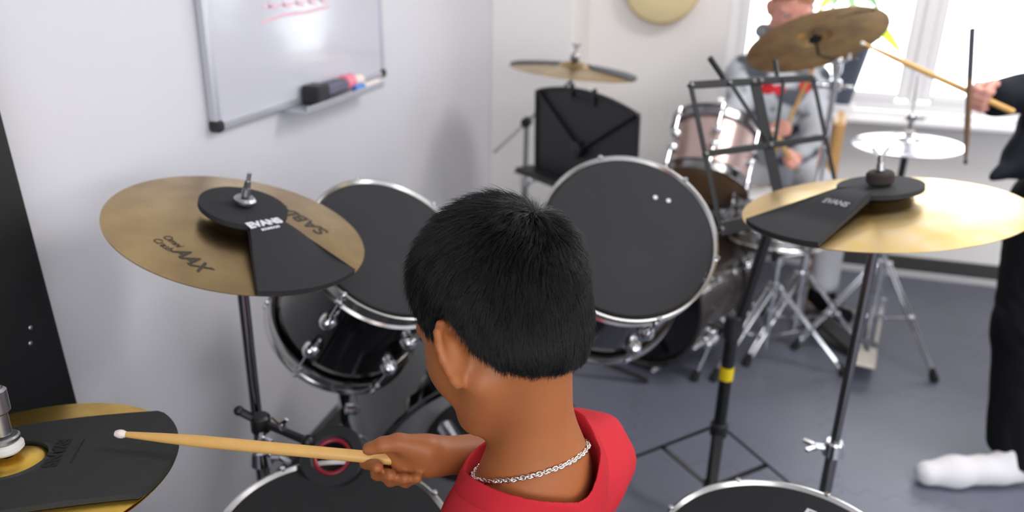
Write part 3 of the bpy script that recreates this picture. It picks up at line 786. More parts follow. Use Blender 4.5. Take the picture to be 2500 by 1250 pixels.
def cymbal_stand(label, C, n, group, z_mid, az, rad=.28, m='darkchrome', r1=.0125, bell=.034, felt='felt', nutd=(1, .3, 0), pole_xy=None, nut=1.0, fr=.0175, wings=True):
    C = Vector(C); n = Vector(n).normalized()
    px, py = pole_xy or (C.x - n.x * .03, C.y - n.y * .03)
    t = thing('cymbal_stand', label, 'cymbal stand', (px, py, 0), group)
    jt = C - n * .045; o = Vector((px, py, 0)); j = jt - o
    part('lower_tube', B().cyl((0, 0, .06), (0, 0, z_mid), r1, seg=20, bev=.002), M[m], t)
    part('upper_tube', B().cyl((0, 0, z_mid - .05), (0, 0, j.z - .02), r1 * .76, seg=20), M[m], t)
    cb = B().cyl((0, 0, z_mid - .012), (0, 0, z_mid + .022), r1 * 1.75, r1 * 1.5, seg=20, bev=.003); wing(cb, Vector(nutd).normalized() * r1 * 1.3 + Vector((0, 0, z_mid + .004)), nutd, 1.25)
    part('collar', cb, M['chrome'], t)
    part('hub', B().cyl((0, 0, .285), (0, 0, .325), r1 * 1.8, seg=18, bev=.004), M['black' if m == 'darkchrome' else m], t)
    part('brace_collar', B().cyl((0, 0, .10), (0, 0, .13), r1 * 1.6, seg=18, bev=.003), M['black' if m == 'darkchrome' else m], t)
    tb = B().sphere((0, 0, j.z - .018), r1 * 1.3, 14); tb.cyl((0, 0, j.z - .02), j, .009, seg=14); 
    top = j + n * (.045 + bell + .058)
    tb.cyl(j - n * .008, top, .0038, seg=12); tb.cyl(j, j + n * .012, .014, seg=16, bev=.002)
    part('tilter', tb, M['chrome'], t)
    fb = B().cyl(j + n * (.045 + bell - .014), j + n * (.045 + bell - .002), .016, seg=18, bev=.003)
    fb.cyl(j + n * (.045 + bell + .004), j + n * (.045 + bell + (.016 if fr < .02 else .026)), fr, seg=24, bev=.004)
    part('felt_washer', fb, M[felt], t)
    if fr > .02: j = j + n * .010
    nb = B().cyl(j + n * (.045 + bell + .0165), j + n * (.045 + bell + .034), .0125 * nut, .010 * nut, seg=16, bev=.002)
    if wings: wing(nb, j + n * (.045 + bell + .030), n, .9)
    else: nb.cyl(j + n * (.045 + bell + .03), j + n * (.045 + bell + .044), .0065, .0055, seg=6)
    part('wing_nut', nb, M['steel'], t)
    leg_tripod(t, None, rad, az, m='chrome' if m != 'black' else 'black')
    return t
def cym_prof(R, bell_r, bell_h, bow):
    """top profile z(r) with z=0 at the rim"""
    def z(r):
        r = abs(r)
        base = bow * (1 - (r / R) ** 1.7)
        if r < bell_r: base += bell_h * math.sqrt(max(0, 1 - (r / bell_r) ** 2)) ** 1.2
        return base
    return z
def cymbal(name, label, Mx, R, m, group, bow=.018, bell_r=None, bell_h=.016, texts=None, flip=False, ink='ink'):
    bell_r = bell_r or R * .26
    z = cym_prof(R, bell_r, bell_h, bow)
    rs = [.0055] + [bell_r * i / 10 for i in range(2, 11)] + [bell_r + (R - bell_r) * i / 14 for i in range(1, 15)]
    th = .0012; sg = -1 if flip else 1
    top = [(r, sg * (z(r) - bow * 0)) for r in rs]; bot = [(r, sg * (z(r) - th)) for r in rs]
    prof = (bot + top[::-1]) if not flip else (top + bot[::-1])
    t = thing(name, label, 'cymbal', Mx, group)
    part('plate', B().lathe(prof, 128, closed=True), M[m], t, angle=60)
    if texts:
        for nm, items in texts:
            b = B()
            for body, size, pos, ang, kw in items: place_text(b, body, size, pos, ang, lambda x, y: z(math.hypot(x, y)) + .0004, **kw)
            part(nm, b, M[ink], t)
    return t, z
def fan_outline(c, r0, a_mid, half, r1, neck, rim=.0):
    """cymbal mute seen from above: round collar joined to a fan that reaches the rim"""
    pts = []; cx, cy = c
    a0 = a_mid - half; a1 = a_mid + half
    n = 14
    for i in range(n + 1):
        a = a0 + (a1 - a0) * i / n; pts.append((r1 * math.cos(a), r1 * math.sin(a)))
    ux, uy = math.cos(a_mid), math.sin(a_mid); vx, vy = -uy, ux
    beta = math.asin(min(.95, neck / r0))
    for i in range(41):
        a = a_mid + beta + (2 * PI - 2 * beta) * i / 40
        pts.append((cx + r0 * math.cos(a), cy + r0 * math.sin(a)))
    return pts
def fan_mute(label, Mx, outline, zf, m, group, th=.008, texts=None, hole=.006, tm='printwhite'):
    t = thing('cymbal_mute', label, 'cymbal mute', Mx, group)
    # grid fill so the sheet can drape: triangulate by radial rings around the collar
    b = B(); n = len(outline)
    K = 26; rings = []
    c0 = (0.0, 0.0)
    for k in range(K + 1):
        s = hole / max(1e-6, 1) if k == 0 else None
        ring = []
        for (x, y) in outline:
            l = math.hypot(x, y); f = max(hole / l, k / K) if k else hole / l
            ring.append((x * f, y * f))
        rings.append(ring)
    top = []; 
    for ring in rings: top.append([b_ for b_ in ring])
    vs = []; fs = []
    def pushlayer(off):
        o = len(vs)
        for ring in rings:
            for x, y in ring: vs.append(Vector((x, y, zf(x, y) + off)))
        return o
    o0 = pushlayer(.0006); o1 = pushlayer(th)
    for k in range(K):
        for i in range(n):
            j = (i + 1) % n; a, c, d, e = k * n + i, k * n + j, (k + 1) * n + j, (k + 1) * n + i
            fs.append((o1 + a, o1 + e, o1 + d, o1 + c)); fs.append((o0 + c, o0 + d, o0 + e, o0 + a))
    for i in range(n):
        j = (i + 1) % n
        fs.append((o0 + K * n + i, o0 + K * n + j, o1 + K * n + j, o1 + K * n + i)); fs.append((o0 + j, o0 + i, o1 + i, o1 + j))
    b.add(vs, fs); part('sheet', b, M[m], t, angle=40)
    if texts:
        bt = B()
        for body, size, pos, ang, kw in texts: place_text(bt, body, size, pos, ang, lambda x, y: zf(x, y) + th + .0007, **kw)
        part('lettering', bt, M[tm], t)
    return t
G_CY = 'cymbals of the front kit'; G_MU = 'black cymbal mutes'; G_ST = 'cymbal stands'
# left crash
NC = Vector((.272, .011, .962)).normalized(); CC = Vector((-.741, 1.044, .966)) ; MC = frameM(CC, NC); RC = .203
a1 = local(MC, 775, 555, .012); a2 = local(MC, 672, 492, .016)
dv = a2 - a1; mid = (a1 + a2) / 2; angS = math.atan2(dv.y, dv.x)
b1 = local(MC, 372, 562, .012); b2 = local(MC, 468, 628, .012); dv2 = b2 - b1; angA = math.atan2(dv2.y, dv2.x); ux = dv2.normalized()
q = lambda p, s, o=0: (p.x + ux.x * s - ux.y * o, p.y + ux.y * s + ux.x * o)
crash, zc = cymbal('crash_cymbal', 'tan brass crash cymbal with dark lettering in front of the left wall', MC, RC, 'brass', G_CY, bow=.018, bell_r=.052,
    texts=[('maker_lettering', [('SABIAN', .040, (mid.x, mid.y), angS, dict(bold=.0008))]),
           ('model_lettering', [('AAX', .030, q(b1, .088), angA, dict(shear=.35, bold=.0008)), ('Omni', .016, q(b1, .036, .008), angA, dict(shear=.3)), ('Crash', .016, q(b1, .036, -.008), angA, dict(shear=.3))])])
e1 = local(MC, 602, 577, .026); e2 = local(MC, 681, 562, .026); dv = e2 - e1; em = (e1 + e2) / 2; ea = math.atan2(dv.y, dv.x)
def drape(zf, r0, lift):
    """sheet lies on the bow and is propped up by the bell near the centre"""
    h = zf(0) + .001
    def f(x, y):
        r = math.hypot(x, y); w = min(1, max(0, (r - r0) / .11)); w = w * w * (3 - 2 * w)
        return max(zf(r) + .0005, h * (1 - w) + (zf(r) + .0005) * w + lift * (1 - w))
    return f
fo = fan_outline((0, 0), .069, math.radians(-24), math.radians(26), .2045, .031)
fan_mute('black fan-shaped mute on the left crash cymbal, bold white lettering', MC, fo, drape(zc, .06, .0), 'mute', G_MU, th=.009,
         texts=[('EVANS', .0205, (em.x, em.y), ea, dict(bold=.0012)), ('SOUNDOFF', .0065, (em.x + math.sin(ea) * .0155, em.y - math.cos(ea) * .0155), ea, dict(bold=.0003))])
cymbal_stand('cymbal stand with dark pole under the left crash cymbal', CC, NC, G_ST, .52, math.radians(100), bell=.043, m='darkchrome', felt='steel', nut=.6, wings=False)
# ride
NR = Vector((-.151, .014, .988)).normalized(); CR = Vector((.288, 1.50, .972)); MR = frameM(CR, NR); RR = .241
ride, zr = cymbal('ride_cymbal', 'large shiny golden ride cymbal on the right in front of the standing person', MR, RR, 'brassride', G_CY, bow=.020, bell_r=.06)
fo = fan_outline((0, 0), .073, math.radians(-143), math.radians(23), RR * 1.0, .040)
e1 = local(MR, 2003, 497, .03); e2 = local(MR, 2078, 513, .03); dv = e2 - e1; em = (e1 + e2) / 2; ea = math.atan2(dv.y, dv.x)
fan_mute('black fan-shaped mute on the golden ride cymbal, faint white lettering', MR, fo, drape(zr, .065, .0), 'mute', G_MU, th=.009,
         texts=[('EVANS', .0175, (em.x, em.y), ea, dict(bold=.0006))], tm='printgrey')
cymbal_stand('cymbal stand with dark pole under the golden ride cymbal', CR, NR, G_ST, .45, math.radians(40), bell=.045, felt='brownfelt', nutd=(-1, -.1, 0), nut=.62, fr=.024)
# clamp-on cup holder on the crash stand
t = thing('cup_holder', 'black clamp arm with a red-lined round cup on the left cymbal stand', 'cup holder', (-.74, 1.035, .6))
A0, A1, A2 = at(583, 1003, 1.36), at(636, 1030, 1.375), at(752, 1078, 1.33)
part('arm', B().bar(A0, A1, .018, .011, bev=.004).bar(A1, A2, .016, .012, bev=.004).sphere(A0, .0092, 12).sphere(A2, .012, 12), M['black'], t, True)
b = B().cyl(A1 - Vector((0, 0, .020)), A1 + Vector((0, 0, .014)), .0175, seg=18, bev=.004); part('clamp', b, M['black'], t, True)
b = B(); wing(b, at(692, 1048, 1.33), (0, -.3, 1), .9); wing(b, at(640, 1060, 1.35), (.6, -.8, 0), .9); part('wing_screw', b, M['chrome'], t, True)
cu = at(810, 1112, 1.32)
Mcup = frameM(cu, (.12, -.55, .82))
part('cup', B().lathe([(.050, -.07), (.055, -.004), (.052, .0), (.036, .0), (.032, -.004), (.030, -.065)], 48, Mcup, closed=True).lathe([(0, -.07), (.046, -.07), (.046, -.064), (0, -.064)], 40, Mcup), M['blackplastic'], t, True)
part('liner', B().torus(.0295, .004, Mcup @ Matrix.Translation((0, 0, -.006)), 48, 10), M['redplastic'], t, True, label='red ring inside the cup')

# snare
NS = Vector((.116, -.017, .993)).normalized(); CS = Vector((-.497, .854, .55)); MS = frameM(CS, NS); RS = .182
drum('snare_drum', 'black snare drum under a dark mute in front of the boy', 'drum', MS, RS, .15, 'shell', 'hoop', 8, .2, bothends=False)
pad('drum_mute', 'dark round mute on the snare drum under the drumstick', MS, RS, 'mutedark', 'drum mutes')
def snare_stand(label, C, az, zb, m='chrome', rad=.30, group=None):
    t = thing('snare_stand', label, 'drum stand', (C[0], C[1], 0), group)
    part('tube', B().cyl((0, 0, .05), (0, 0, zb - .06), .011, seg=18, bev=.002), M[m], t)
    part('hub', B().cyl((0, 0, .26), (0, 0, .31), .02, seg=18, bev=.004), M[m], t)
    part('basket_hub', B().cyl((0, 0, zb - .09), (0, 0, zb - .05), .02, seg=18, bev=.004), M[m], t)
    for k in range(3):
        a = az + .5 + 2 * PI * k / 3; c, s = math.cos(a), math.sin(a)
        bb = B().tube([(0, 0, zb - .06), (c * .08, s * .08, zb - .05), (c * .172, s * .172, zb - .012), (c * .186, s * .186, zb + .02)], .007, 10)
        ao = part('basket_arm', bb, M[m], t)
        part('rubber_grip', B().tube([(c * .15, s * .15, zb - .018), (c * .176, s * .176, zb - .010), (c * .190, s * .190, zb + .022)], .0095, 10), M['rubber'], ao)
    leg_tripod(t, None, rad, az, m=m, top=.29, brace=.10)
    return t
snare_stand('chrome snare stand under the front snare drum', (CS.x, CS.y), 1.2, .385, group='snare stands')
# floor tom
NF = Vector((-.059, -.019, .998)).normalized(); CF = Vector((.155, .999, .555)); MF = frameM(CF, NF); RF = .185
t = drum('floor_tom', 'black floor tom under a dark mute at the boy\'s right', 'drum', MF, RF, .36, 'shell', 'hoop', 8, .35)
for k, a in enumerate((math.radians(175), math.radians(295), math.radians(55))):
    c, s = math.cos(a), math.sin(a)
    lb = B().tube([(c * (RF + .012), s * (RF + .012), -.10), (c * (RF + .012), s * (RF + .012), -.36), (c * (RF + .045), s * (RF + .045), -.43), (c * (RF + .045), s * (RF + .045), -.535)], .006, 10)
    lb.box((c * RF, s * RF, -.19), (.035, .03, .05), Matrix.Rotation(a, 3, 'Z'), bev=.006)
    wing(lb, (c * (RF + .015), s * (RF + .015), -.19), (c, s, 0))
    lo = part('leg', lb, M['chrome'], t)
    part('rubber_foot', B().cyl((c * (RF + .045), s * (RF + .045), -.515), (c * (RF + .045), s * (RF + .045), -.545), .011, .015, seg=14, bev=.003), M['rubber'], lo)
q1 = local(MF, 1975, 1246, .012)
t = pad('drum_mute', 'dark round mute on the floor tom at the lower right', MF, RF, 'mutedark', 'drum mutes', logo=[('EVANS', .026, (q1.x + .028, q1.y - .022), math.radians(-25), dict(bold=.001))])

# hi-hat
NH = Vector((-.058, .052, .997)).normalized(); CH = Vector((-.752, .578, .815)); MH = frameM(CH, NH); RH = .178
cymbal('hi_hat_cymbal', 'yellow brass upper hi-hat cymbal at the lower left corner', MH, RH, 'brasshat', G_CY, bow=.014, bell_r=.042, bell_h=.013)
zh = cym_prof(RH, .042, .013, .014)
cymbal('hi_hat_cymbal', 'lower hi-hat cymbal facing up beneath the muted brass one', MH @ Matrix.Translation((0, 0, -.004)), RH, 'brasshat', G_CY, bow=.014, bell_r=.042, bell_h=.013, flip=True)
def ring_fan(a_mid, half, r1, rin, rcol, seg=20):
    a0, a1 = a_mid - half, a_mid + half
    out = [(r1 * math.cos(a0 + (a1 - a0) * i / seg), r1 * math.sin(a0 + (a1 - a0) * i / seg)) for i in range(seg + 1)]
    inn = [(rin * math.cos(a0 + (a1 - a0) * i / seg), rin * math.sin(a0 + (a1 - a0) * i / seg)) for i in range(seg + 1)]
    return out, inn
t = thing('cymbal_mute', 'wide black mute on the hi-hat cymbal at the lower left', 'cymbal mute', MH, G_MU)
b = B(); seg = 96; K = 30; am = math.radians(33); vs = []; fs = []
def rad_out(a):
    d = (a - am + PI) % (2 * PI) - PI
    edge = .0985 / max(.05, math.sin(min(PI / 2, abs(d)))) if abs(d) < PI / 2 else .0985
    return min(RH + .002, edge)
angs = []
for i in range(seg): angs.append(am + 2 * PI * i / seg)
for lay in (.0006, .0075):
    for k in range(K + 1):
        for a in angs:
            ro = rad_out(a); r = .040 + (ro - .040) * k / K
            vs.append(Vector((r * math.cos(a), r * math.sin(a), zh(max(r, .0405)) + lay)))
NL = (K + 1) * seg
for k in range(K):
    for i in range(seg):
        j = (i + 1) % seg; a, c, d, e = k * seg + i, k * seg + j, (k + 1) * seg + j, (k + 1) * seg + i
        fs.append((NL + a, NL + e, NL + d, NL + c)); fs.append((c, d, e, a))
for i in range(seg):
    j = (i + 1) % seg; fs.append((K * seg + i, K * seg + j, NL + K * seg + j, NL + K * seg + i)); fs.append((j, i, NL + i, NL + j))
b.add(vs, fs); part('sheet', b, mat('worn_mute_rubber', rgb(47, 47, 47), .72, spec=.3, noise=.22, nscale=55, bump=.25, bscale=500), t, angle=40)
qh = local(MH, 140, 1112, .016); bt = B(); place_text(bt, 'EVANS', .021, (qh.x, qh.y), math.radians(-62), lambda x, y: zh(math.hypot(x, y)) + .0084, bold=.0010)
bt.box((qh.x + .020, qh.y + .011, zh(math.hypot(qh.x + .02, qh.y + .011)) + .0078), (.0016, .052, .0014), Matrix.Rotation(math.radians(28), 3, 'Z'))
part('embossed_lettering', bt, M['rubber'], t)
t = thing('hi_hat_stand', 'chrome hi-hat stand with clutch at the lower left corner', 'hi-hat stand', (CH.x, CH.y, 0))
part('tube', B().cyl((0, 0, .05), (0, 0, .76), .012, seg=18, bev=.002), M['chrome'], t)
inv = WM[t.name].inverted(); hn = NH
bH = inv @ (MH @ Vector((0, 0, .03)))
part('rod', B().cyl(Vector((0, 0, .70)), bH + hn * .30, .0032, seg=12), M['chrome'], t)
part('felt_washer', B().cyl(bH + hn * .003, bH + hn * .016, .0185, seg=24, bev=.004).cyl(bH - hn * .030, bH - hn * .018, .0185, seg=24, bev=.004), M['felt'], t)
cb = B().cyl(bH + hn * .0165, bH + hn * .024, .0165, seg=24, bev=.002).cyl(bH + hn * .024, bH + hn * .075, .0095, seg=20, bev=.002).cyl(bH + hn * .052, bH + hn * .083, .0135, seg=20, bev=.003)
cb.cyl(bH + hn * .083, bH + hn * .090, .009, .007, seg=6)
part('clutch', cb, M['steel'], t)
part('footboard', B().box((.12, 0, .05), (.27, .08, .009), Matrix.Rotation(.2, 3, 'Y'), bev=.003), M['steel'], t)
leg_tripod(t, None, .26, 2.2, m='chrome')

# ------------------------------------------------------------------ second kit, by the window
G_CY2 = 'cymbals of the kit by the window'
# crash on a boom stand near the corner
CK = Vector((-.545, 2.792, 1.000)); NK = Vector((.072, .04, .997)).normalized(); MK = frameM(CK, NK)
cymbal('crash_cymbal', 'thin tan crash cymbal on a boom stand near the room corner', MK, .228, 'brass', G_CY2, bow=.020, bell_r=.055, bell_h=.018)
fo = []
zk = cym_prof(.228, .055, .018, .020)
def wing_mute(label, Mx, R, zf, a0, a1, r_in, m, group):
    t = thing('cymbal_mute', label, 'cymbal mute', Mx, group)
    b = B(); n = 40; K = 6; vs = []; fs = []
    for lay in (.0006, .006):
        for k in range(K + 1):
            for i in range(n + 1):
                a = a0 + (a1 - a0) * i / n; r = r_in + (R - .002 - r_in) * k / K
                vs.append(Vector((r * math.cos(a), r * math.sin(a), zf(r) + lay)))
    N = (K + 1) * (n + 1)
    for k in range(K):
        for i in range(n):
            a, c, d, e = k * (n + 1) + i, k * (n + 1) + i + 1, (k + 1) * (n + 1) + i + 1, (k + 1) * (n + 1) + i
            fs += [(N + a, N + e, N + d, N + c), (c, d, e, a)]
    for i in range(n):
        e = K * (n + 1) + i; fs += [(e, e + 1, N + e + 1, N + e), (i + 1, i, N + i, N + i + 1)]
    for k in range(K):
        e, g = k * (n + 1), (k + 1) * (n + 1); fs += [(e, g, N + g, N + e), (g + n, e + n, N + e + n, N + g + n)]
    b.add(vs, fs); part('sheet', b, M[m], t, angle=40); return t
wing_mute('grey half-round mute on the far side of the corner crash cymbal', MK, .228, zk, math.radians(-12), math.radians(192), .062, 'mutegrey', G_MU)
t = thing('cymbal_stand', 'slim boom stand holding the crash cymbal near the corner', 'cymbal stand', (-.687, 2.70, 0), G_ST)
J = Vector((0, 0, .826)); tipb = WM[t.name].inverted() @ (CK - NK * .03); dB = (tipb - J).normalized()
part('lower_tube', B().cyl((0, 0, .06), (0, 0, .60), .012, seg=16), M['steel'], t)
part('upper_tube', B().cyl((0, 0, .55), (0, 0, .83), .009, seg=16), M['steel'], t)
cb = B().cyl((0, 0, .59), (0, 0, .63), .02, seg=16, bev=.003); wing(cb, (.018, 0, .61), (1, -.2, .2), 1.2); part('collar', cb, M['chrome'], t)
part('boom_arm', B().cyl(J - dB * .16, tipb, .006, seg=12), M['steel'], t)
tb = B().cyl(J - Vector((0, .02, 0)), J + Vector((0, .02, 0)), .018, seg=16, bev=.003); part('tilter', tb, M['blackplastic'], t)
nb = B().cyl(tipb, tipb + NK * .125, .004, seg=10).cyl(tipb + NK * .075, tipb + NK * .095, .016, .013, seg=14, bev=.003); wing(nb, tipb + NK * .098, NK, .9)
part('wing_nut', nb, M['steel'], t)
part('felt_washer', B().cyl(tipb + NK * .070, tipb + NK * .082, .017, seg=16, bev=.003), M['blackplastic'], t)
leg_tripod(t, None, .27, .3, m='steel')

# solid black music stand in front of it
L0 = at(1312, 221, 2.63); Rr = at(1561, 288, 2.27); BL = at(1317, 413, 2.60)
hx = (Rr - L0); hx.z = 0; wdt = hx.length; hx.normalize()
up = (BL - L0); hgt = up.length; 
nrm = Vector((hx.y, -hx.x, 0)); dnv = (Vector((0, 0, -1)) + nrm * .0 + hx * .035).normalized(); nrm2 = hx.cross(dnv).normalized()
Mds = Matrix(((hx.x, -dnv.x, -nrm2.x, L0.x), (hx.y, -dnv.y, -nrm2.y, L0.y), (hx.z, -dnv.z, -nrm2.z, L0.z), (0, 0, 0, 1)))
if (Mds.to_3x3() @ Vector((0, 0, 1))).dot(Vector((0, 0, CAMZ)) - L0) < 0:
    Mds = Mds @ Matrix.Diagonal((1, 1, -1, 1))
sb = L0 + hx * wdt * .5
t = thing('music_stand', 'solid black music stand with a ribbed curved desk below the corner cymbal', 'music stand', (sb.x, sb.y - .02, 0), 'music stands')
H_ = .262
top_arc = lambda x: .004 + .034 * (1 - ((x - wdt * .5) / (wdt * .5)) ** 2)
ol = [(0, -H_), (wdt, -H_)] + [(wdt - wdt * i / 24, top_arc(wdt - wdt * i / 24)) for i in range(25)]
part('desk', B().prism(ol, -.004, .0, Mds), M['blackplastic'], t, True)
b = B()
def dl(x, y, z=0.0): return Mds @ Vector((x, y, z))
zup = Mds.to_3x3() @ Vector((0, 0, 1)); mid_ = (wdt * .48, -.152)
for pt in ((.012, .0), (wdt - .012, -.0)): b.bar(dl(*pt, .004), dl(*mid_, .006), .010, .022, up=zup, bev=.003)
part('rib', b, M['black'], t, True)
pts_ = [dl(wdt - wdt * i / 24, top_arc(wdt - wdt * i / 24) - .004, .003) for i in range(25)]
b = B().tube([dl(wdt, -H_, .002)] + pts_ + [dl(0, -H_, .002)], .006, 8); part('rim', b, M['black'], t, True)
b = B()
hx0, hx1 = wdt * .38, wdt * .60
for a_, c_ in (((hx0, .05), (hx0, -.002)), ((hx1, .048), (hx1, -.004)), ((hx0, .005), (hx1, .003))): b.bar(dl(*a_, .003), dl(*c_, .003), .008, .016, up=zup, bev=.002)
part('handle', b, M['black'], t, True)
b = B().bar(dl(-.035, -H_ - .006, .03), dl(wdt + .02, -H_ - .006, .03), .014, .075, up=zup, bev=.003); part('ledge', b, M['blackplastic'], t, True)
b = B().bar(dl(-.036, -H_ - .015, .068), dl(wdt + .02, -H_ - .015, .068), .004, .006, up=zup); part('ledge_edge', b, mat('olive_edging', rgb(98, 92, 74), .6, noise=.05), t, True, label='olive ledge edging')
mp = WM[t.name].inverted() @ dl(*mid_, -.02)
b = B().sphere(dl(*mid_, .012), .022, 14).cyl(dl(*mid_, .0), dl(*mid_, .03), .026, seg=18, bev=.004); part('mount', b, M['black'], t, True)
part('pole', B().cyl((0, 0, .06), (mp.x * .2, mp.y * .2, .45), .013, seg=16).cyl((mp.x * .2, mp.y * .2, .42), mp, .009, seg=14), M['black'], t)
for k in range(3):
    a = 2.2 + 2 * PI * k / 3; c, s = math.cos(a), math.sin(a)
    lo = part('leg', B().bar((0, 0, .10), (c * .27, s * .27, .012), .022, .008, bev=.002), M['black'], t)
    part('rubber_foot', B().sphere((c * .27, s * .27, .010), .010, 10), M['rubber'], lo)

# champagne tom tilted to the seated child
MG = frameM(at(1703, 452, 2.74), (-.05, -.70, -.71)) @ Matrix.Translation((0, 0, -.205)) @ Matrix.Rotation(PI, 4, 'X') @ Matrix.Translation((0, 0, 0))
MG = frameM(at(1716, 455, 2.72) - Vector((-.09, -.66, -.74)).normalized() * .225, -Vector((-.09, -.66, -.74)), (1, 0, 0))
drum('rack_tom', 'champagne rack tom with a brown lower head, behind the wire music stand', 'drum', MG, .158, .225, 'pinkshell', 'darkchrome', 6, math.radians(-85))
# dark bronze bass drum on the floor
bd2 = Vector((-.45, -.89, 0)).normalized(); c2_ = at(1560, 705, 2.76); MB2 = frameM((c2_.x, c2_.y, .272), bd2, (0, 0, 1)); RB2 = .265; LB2 = .33
t = thing('bass_drum', 'dark bronze bass drum on the floor behind the tilted black tom', 'drum', MB2)
r2 = RB2 - .014
part('shell', B().lathe([(r2 - .008, -.02), (r2, -.02), (r2, -LB2 + .02), (r2 - .008, -LB2 + .02)], 84, closed=True), M['bronzeshell'], t)
hp = [(RB2 - .016, -.03), (RB2 - .004, -.03), (RB2, -.026), (RB2, .012), (RB2 - .004, .016), (RB2 - .014, .016), (RB2 - .018, .010)]
flip = Matrix.Translation((0, 0, -LB2)) @ Matrix.Rotation(PI, 4, 'X')
part('front_hoop', B().lathe(hp, 84, closed=True), M['bronzeshell'], t); part('batter_hoop', B().lathe(hp, 84, flip, closed=True), M['bronzeshell'], t)
part('front_head', B().lathe([(RB2 - .017, -.002), (RB2 - .02, .0), (0, .001)], 64), M['shell'], t)
part('batter_head', B().lathe([(RB2 - .017, -.002), (RB2 - .02, .0), (0, .001)], 64, flip), M['bdhead'], t)
for k in range(8):
    a = 2 * PI * (k + .5) / 8; c, s = math.cos(a), math.sin(a)
    for z0, sg in ((0, 1), (-LB2, -1)):
        e = Vector((RB2 * c, RB2 * s, z0))
        lb = B().box(e + Vector((c * .004, s * .004, -sg * .006)), (.012, .022, .05), Matrix.Rotation(a, 3, 'Z'), bev=.003)
        lb.cyl(e + Vector((c * .008, s * .008, sg * .018)), e + Vector((c * .008, s * .008, sg * .034)), .007, seg=12, bev=.002)
        lo = part('claw', lb, M['chrome'], t)
        part('tension_rod', B().cyl(e + Vector((c * .010, s * .010, sg * .02)), e + Vector((c * .010, s * .010, -sg * .11)), .003, seg=8).lathe([(0, 0), (.015, 0), (.013, .015), (0, .018)], 14, frameM((r2 * c, r2 * s, z0 - sg * .11), (c, s, 0))), M['chrome'], lo)
inv2 = MB2.inverted()
for sg, foot in ((1, Vector((-.002, 2.503, .012))), (-1, Vector((-.52, 2.56, .012)))):
    f_ = inv2 @ foot; k_ = math.radians(118) * (1 if f_.y > 0 else -1)
    br = Vector((math.cos(k_) * (RB2 + .012), math.sin(k_) * (RB2 + .012), -.10))
    sp = B().cyl(br + (br - f_).normalized() * .05, f_, .0075, seg=12).cyl(br - Vector((0, 0, .035)), br + Vector((0, 0, .035)), .016, seg=16, bev=.003).box(br * .97, (.03, .03, .06), Matrix.Rotation(k_, 3, 'Z'), bev=.005)
    so = part('spur', sp, M['chrome'], t)
    part('rubber_foot', B().cyl(f_ + (br - f_).normalized() * .03, f_ - (br - f_).normalized() * .006, .012, .016, seg=14, bev=.003), M['rubber'], so)
gt = inv2 @ (MG @ Vector((0, .16, -.12)))
part('tom_holder', B().tube([(RB2 - .02, 0, -.16), (RB2 + .12, 0, -.16), gt], .0105, 12), M['chrome'], t)
# tarnished ride tilted toward the seated child, seen from below
NG = Vector((-.267, .496, .826)).normalized(); CG = Vector((.258, 2.887, 1.133)); MGc = frameM(CG, NG)
zg = cym_prof(.229, .058, .018, .018)
t, _ = cymbal('ride_cymbal', 'tarnished cymbal tilted up in front of the seated child\'s face', MGc, .229, 'brassold', G_CY2, bow=.018, bell_r=.058, bell_h=.018)
st = local(MGc, 1958, 97, 0); b = B().lathe([(0, -.0006), (.012, -.0006), (.012, 0), (0, 0)], 20, Matrix.Translation((st.x, st.y, zg(math.hypot(st.x, st.y)) - .0014)))
part('sticker', b, mat('gold_sticker', rgb(236, 176, 60), .5, noise=.04), t, label='small golden sticker')
l1 = local(MGc, 2090, 36, 0); b = B(); v, f = text_geo('SABIAN', .034, .00015, bold=.0008); ca = math.radians(-10)
for i, p in enumerate(v):
    x = l1.x - math.cos(ca) * p.x - math.sin(ca) * p.y; y = l1.y + -math.sin(ca) * p.x + math.cos(ca) * p.y
    v[i] = Vector((x, y, zg(math.hypot(x, y)) - .0017))
b.add(v, f); part('maker_lettering', b, mat('grey_print', rgb(112, 104, 112), .6, noise=.03), t)
pxy = at(2022, 300, 2.72)
t = thing('cymbal_stand', 'bright chrome cymbal stand left of the slate plant pot', 'cymbal stand', (pxy.x, pxy.y, 0), G_ST)
inv = WM[t.name].inverted(); jt = inv @ (CG - NG * .05); tj = Vector((0, 0, jt.z + .01))
part('lower_tube', B().cyl((0, 0, .05), (0, 0, .78), .014, seg=18), M['chrome'], t)
part('upper_tube', B().cyl((0, 0, .74), (0, 0, 1.06), .010, seg=18), M['chrome'], t)
cb = B().cyl((0, 0, .975), (0, 0, 1.01), .022, seg=18, bev=.003); wing(cb, (-.02, 0, .99), (-1, -.3, 0), 1.6); wing(cb, (.02, 0, .99), (1, -.2, 0), 1.2); part('collar', cb, M['chrome'], t)
tb = B().cyl((0, 0, 1.03), (.0, 0, 1.09), .015, seg=16, bev=.004).sphere((0, 0, 1.075), .019, 14)
part('tilter_rod', B().tube([(0, 0, 1.075), jt.lerp(Vector((0, 0, 1.075)), .3), jt, jt + NG * .12], .0045, 10), M['black'], t)
wing(tb, (.015, -.01, 1.08), (.7, -.7, .4), 1.2); part('tilter', tb, M['chrome'], t)
part('felt_washer', B().cyl(jt + NG * .052, jt + NG * .066, .022, seg=18, bev=.003).cyl(jt + NG * .092, jt + NG * .106, .018, seg=18, bev=.003), M['rubber'], t)
leg_tripod(t, None, .27, -.12, m='chrome')
# second snare and its stand
CS2 = Vector((.215, 2.755, .615)); MS2 = frameM(CS2, (.02, .08, 1))
drum('snare_drum', 'chrome snare drum in front of the seated child, mostly behind the ride cymbal', 'drum', MS2, .168, .13, 'chrome', 'hoop', 8, .3, bothends=False, skin='whitecloth')
snare_stand('chrome three-legged snare stand under the second kit\'s snare', (CS2.x + .02, CS2.y - .01), 1.95, .47, group='snare stands', rad=.27)
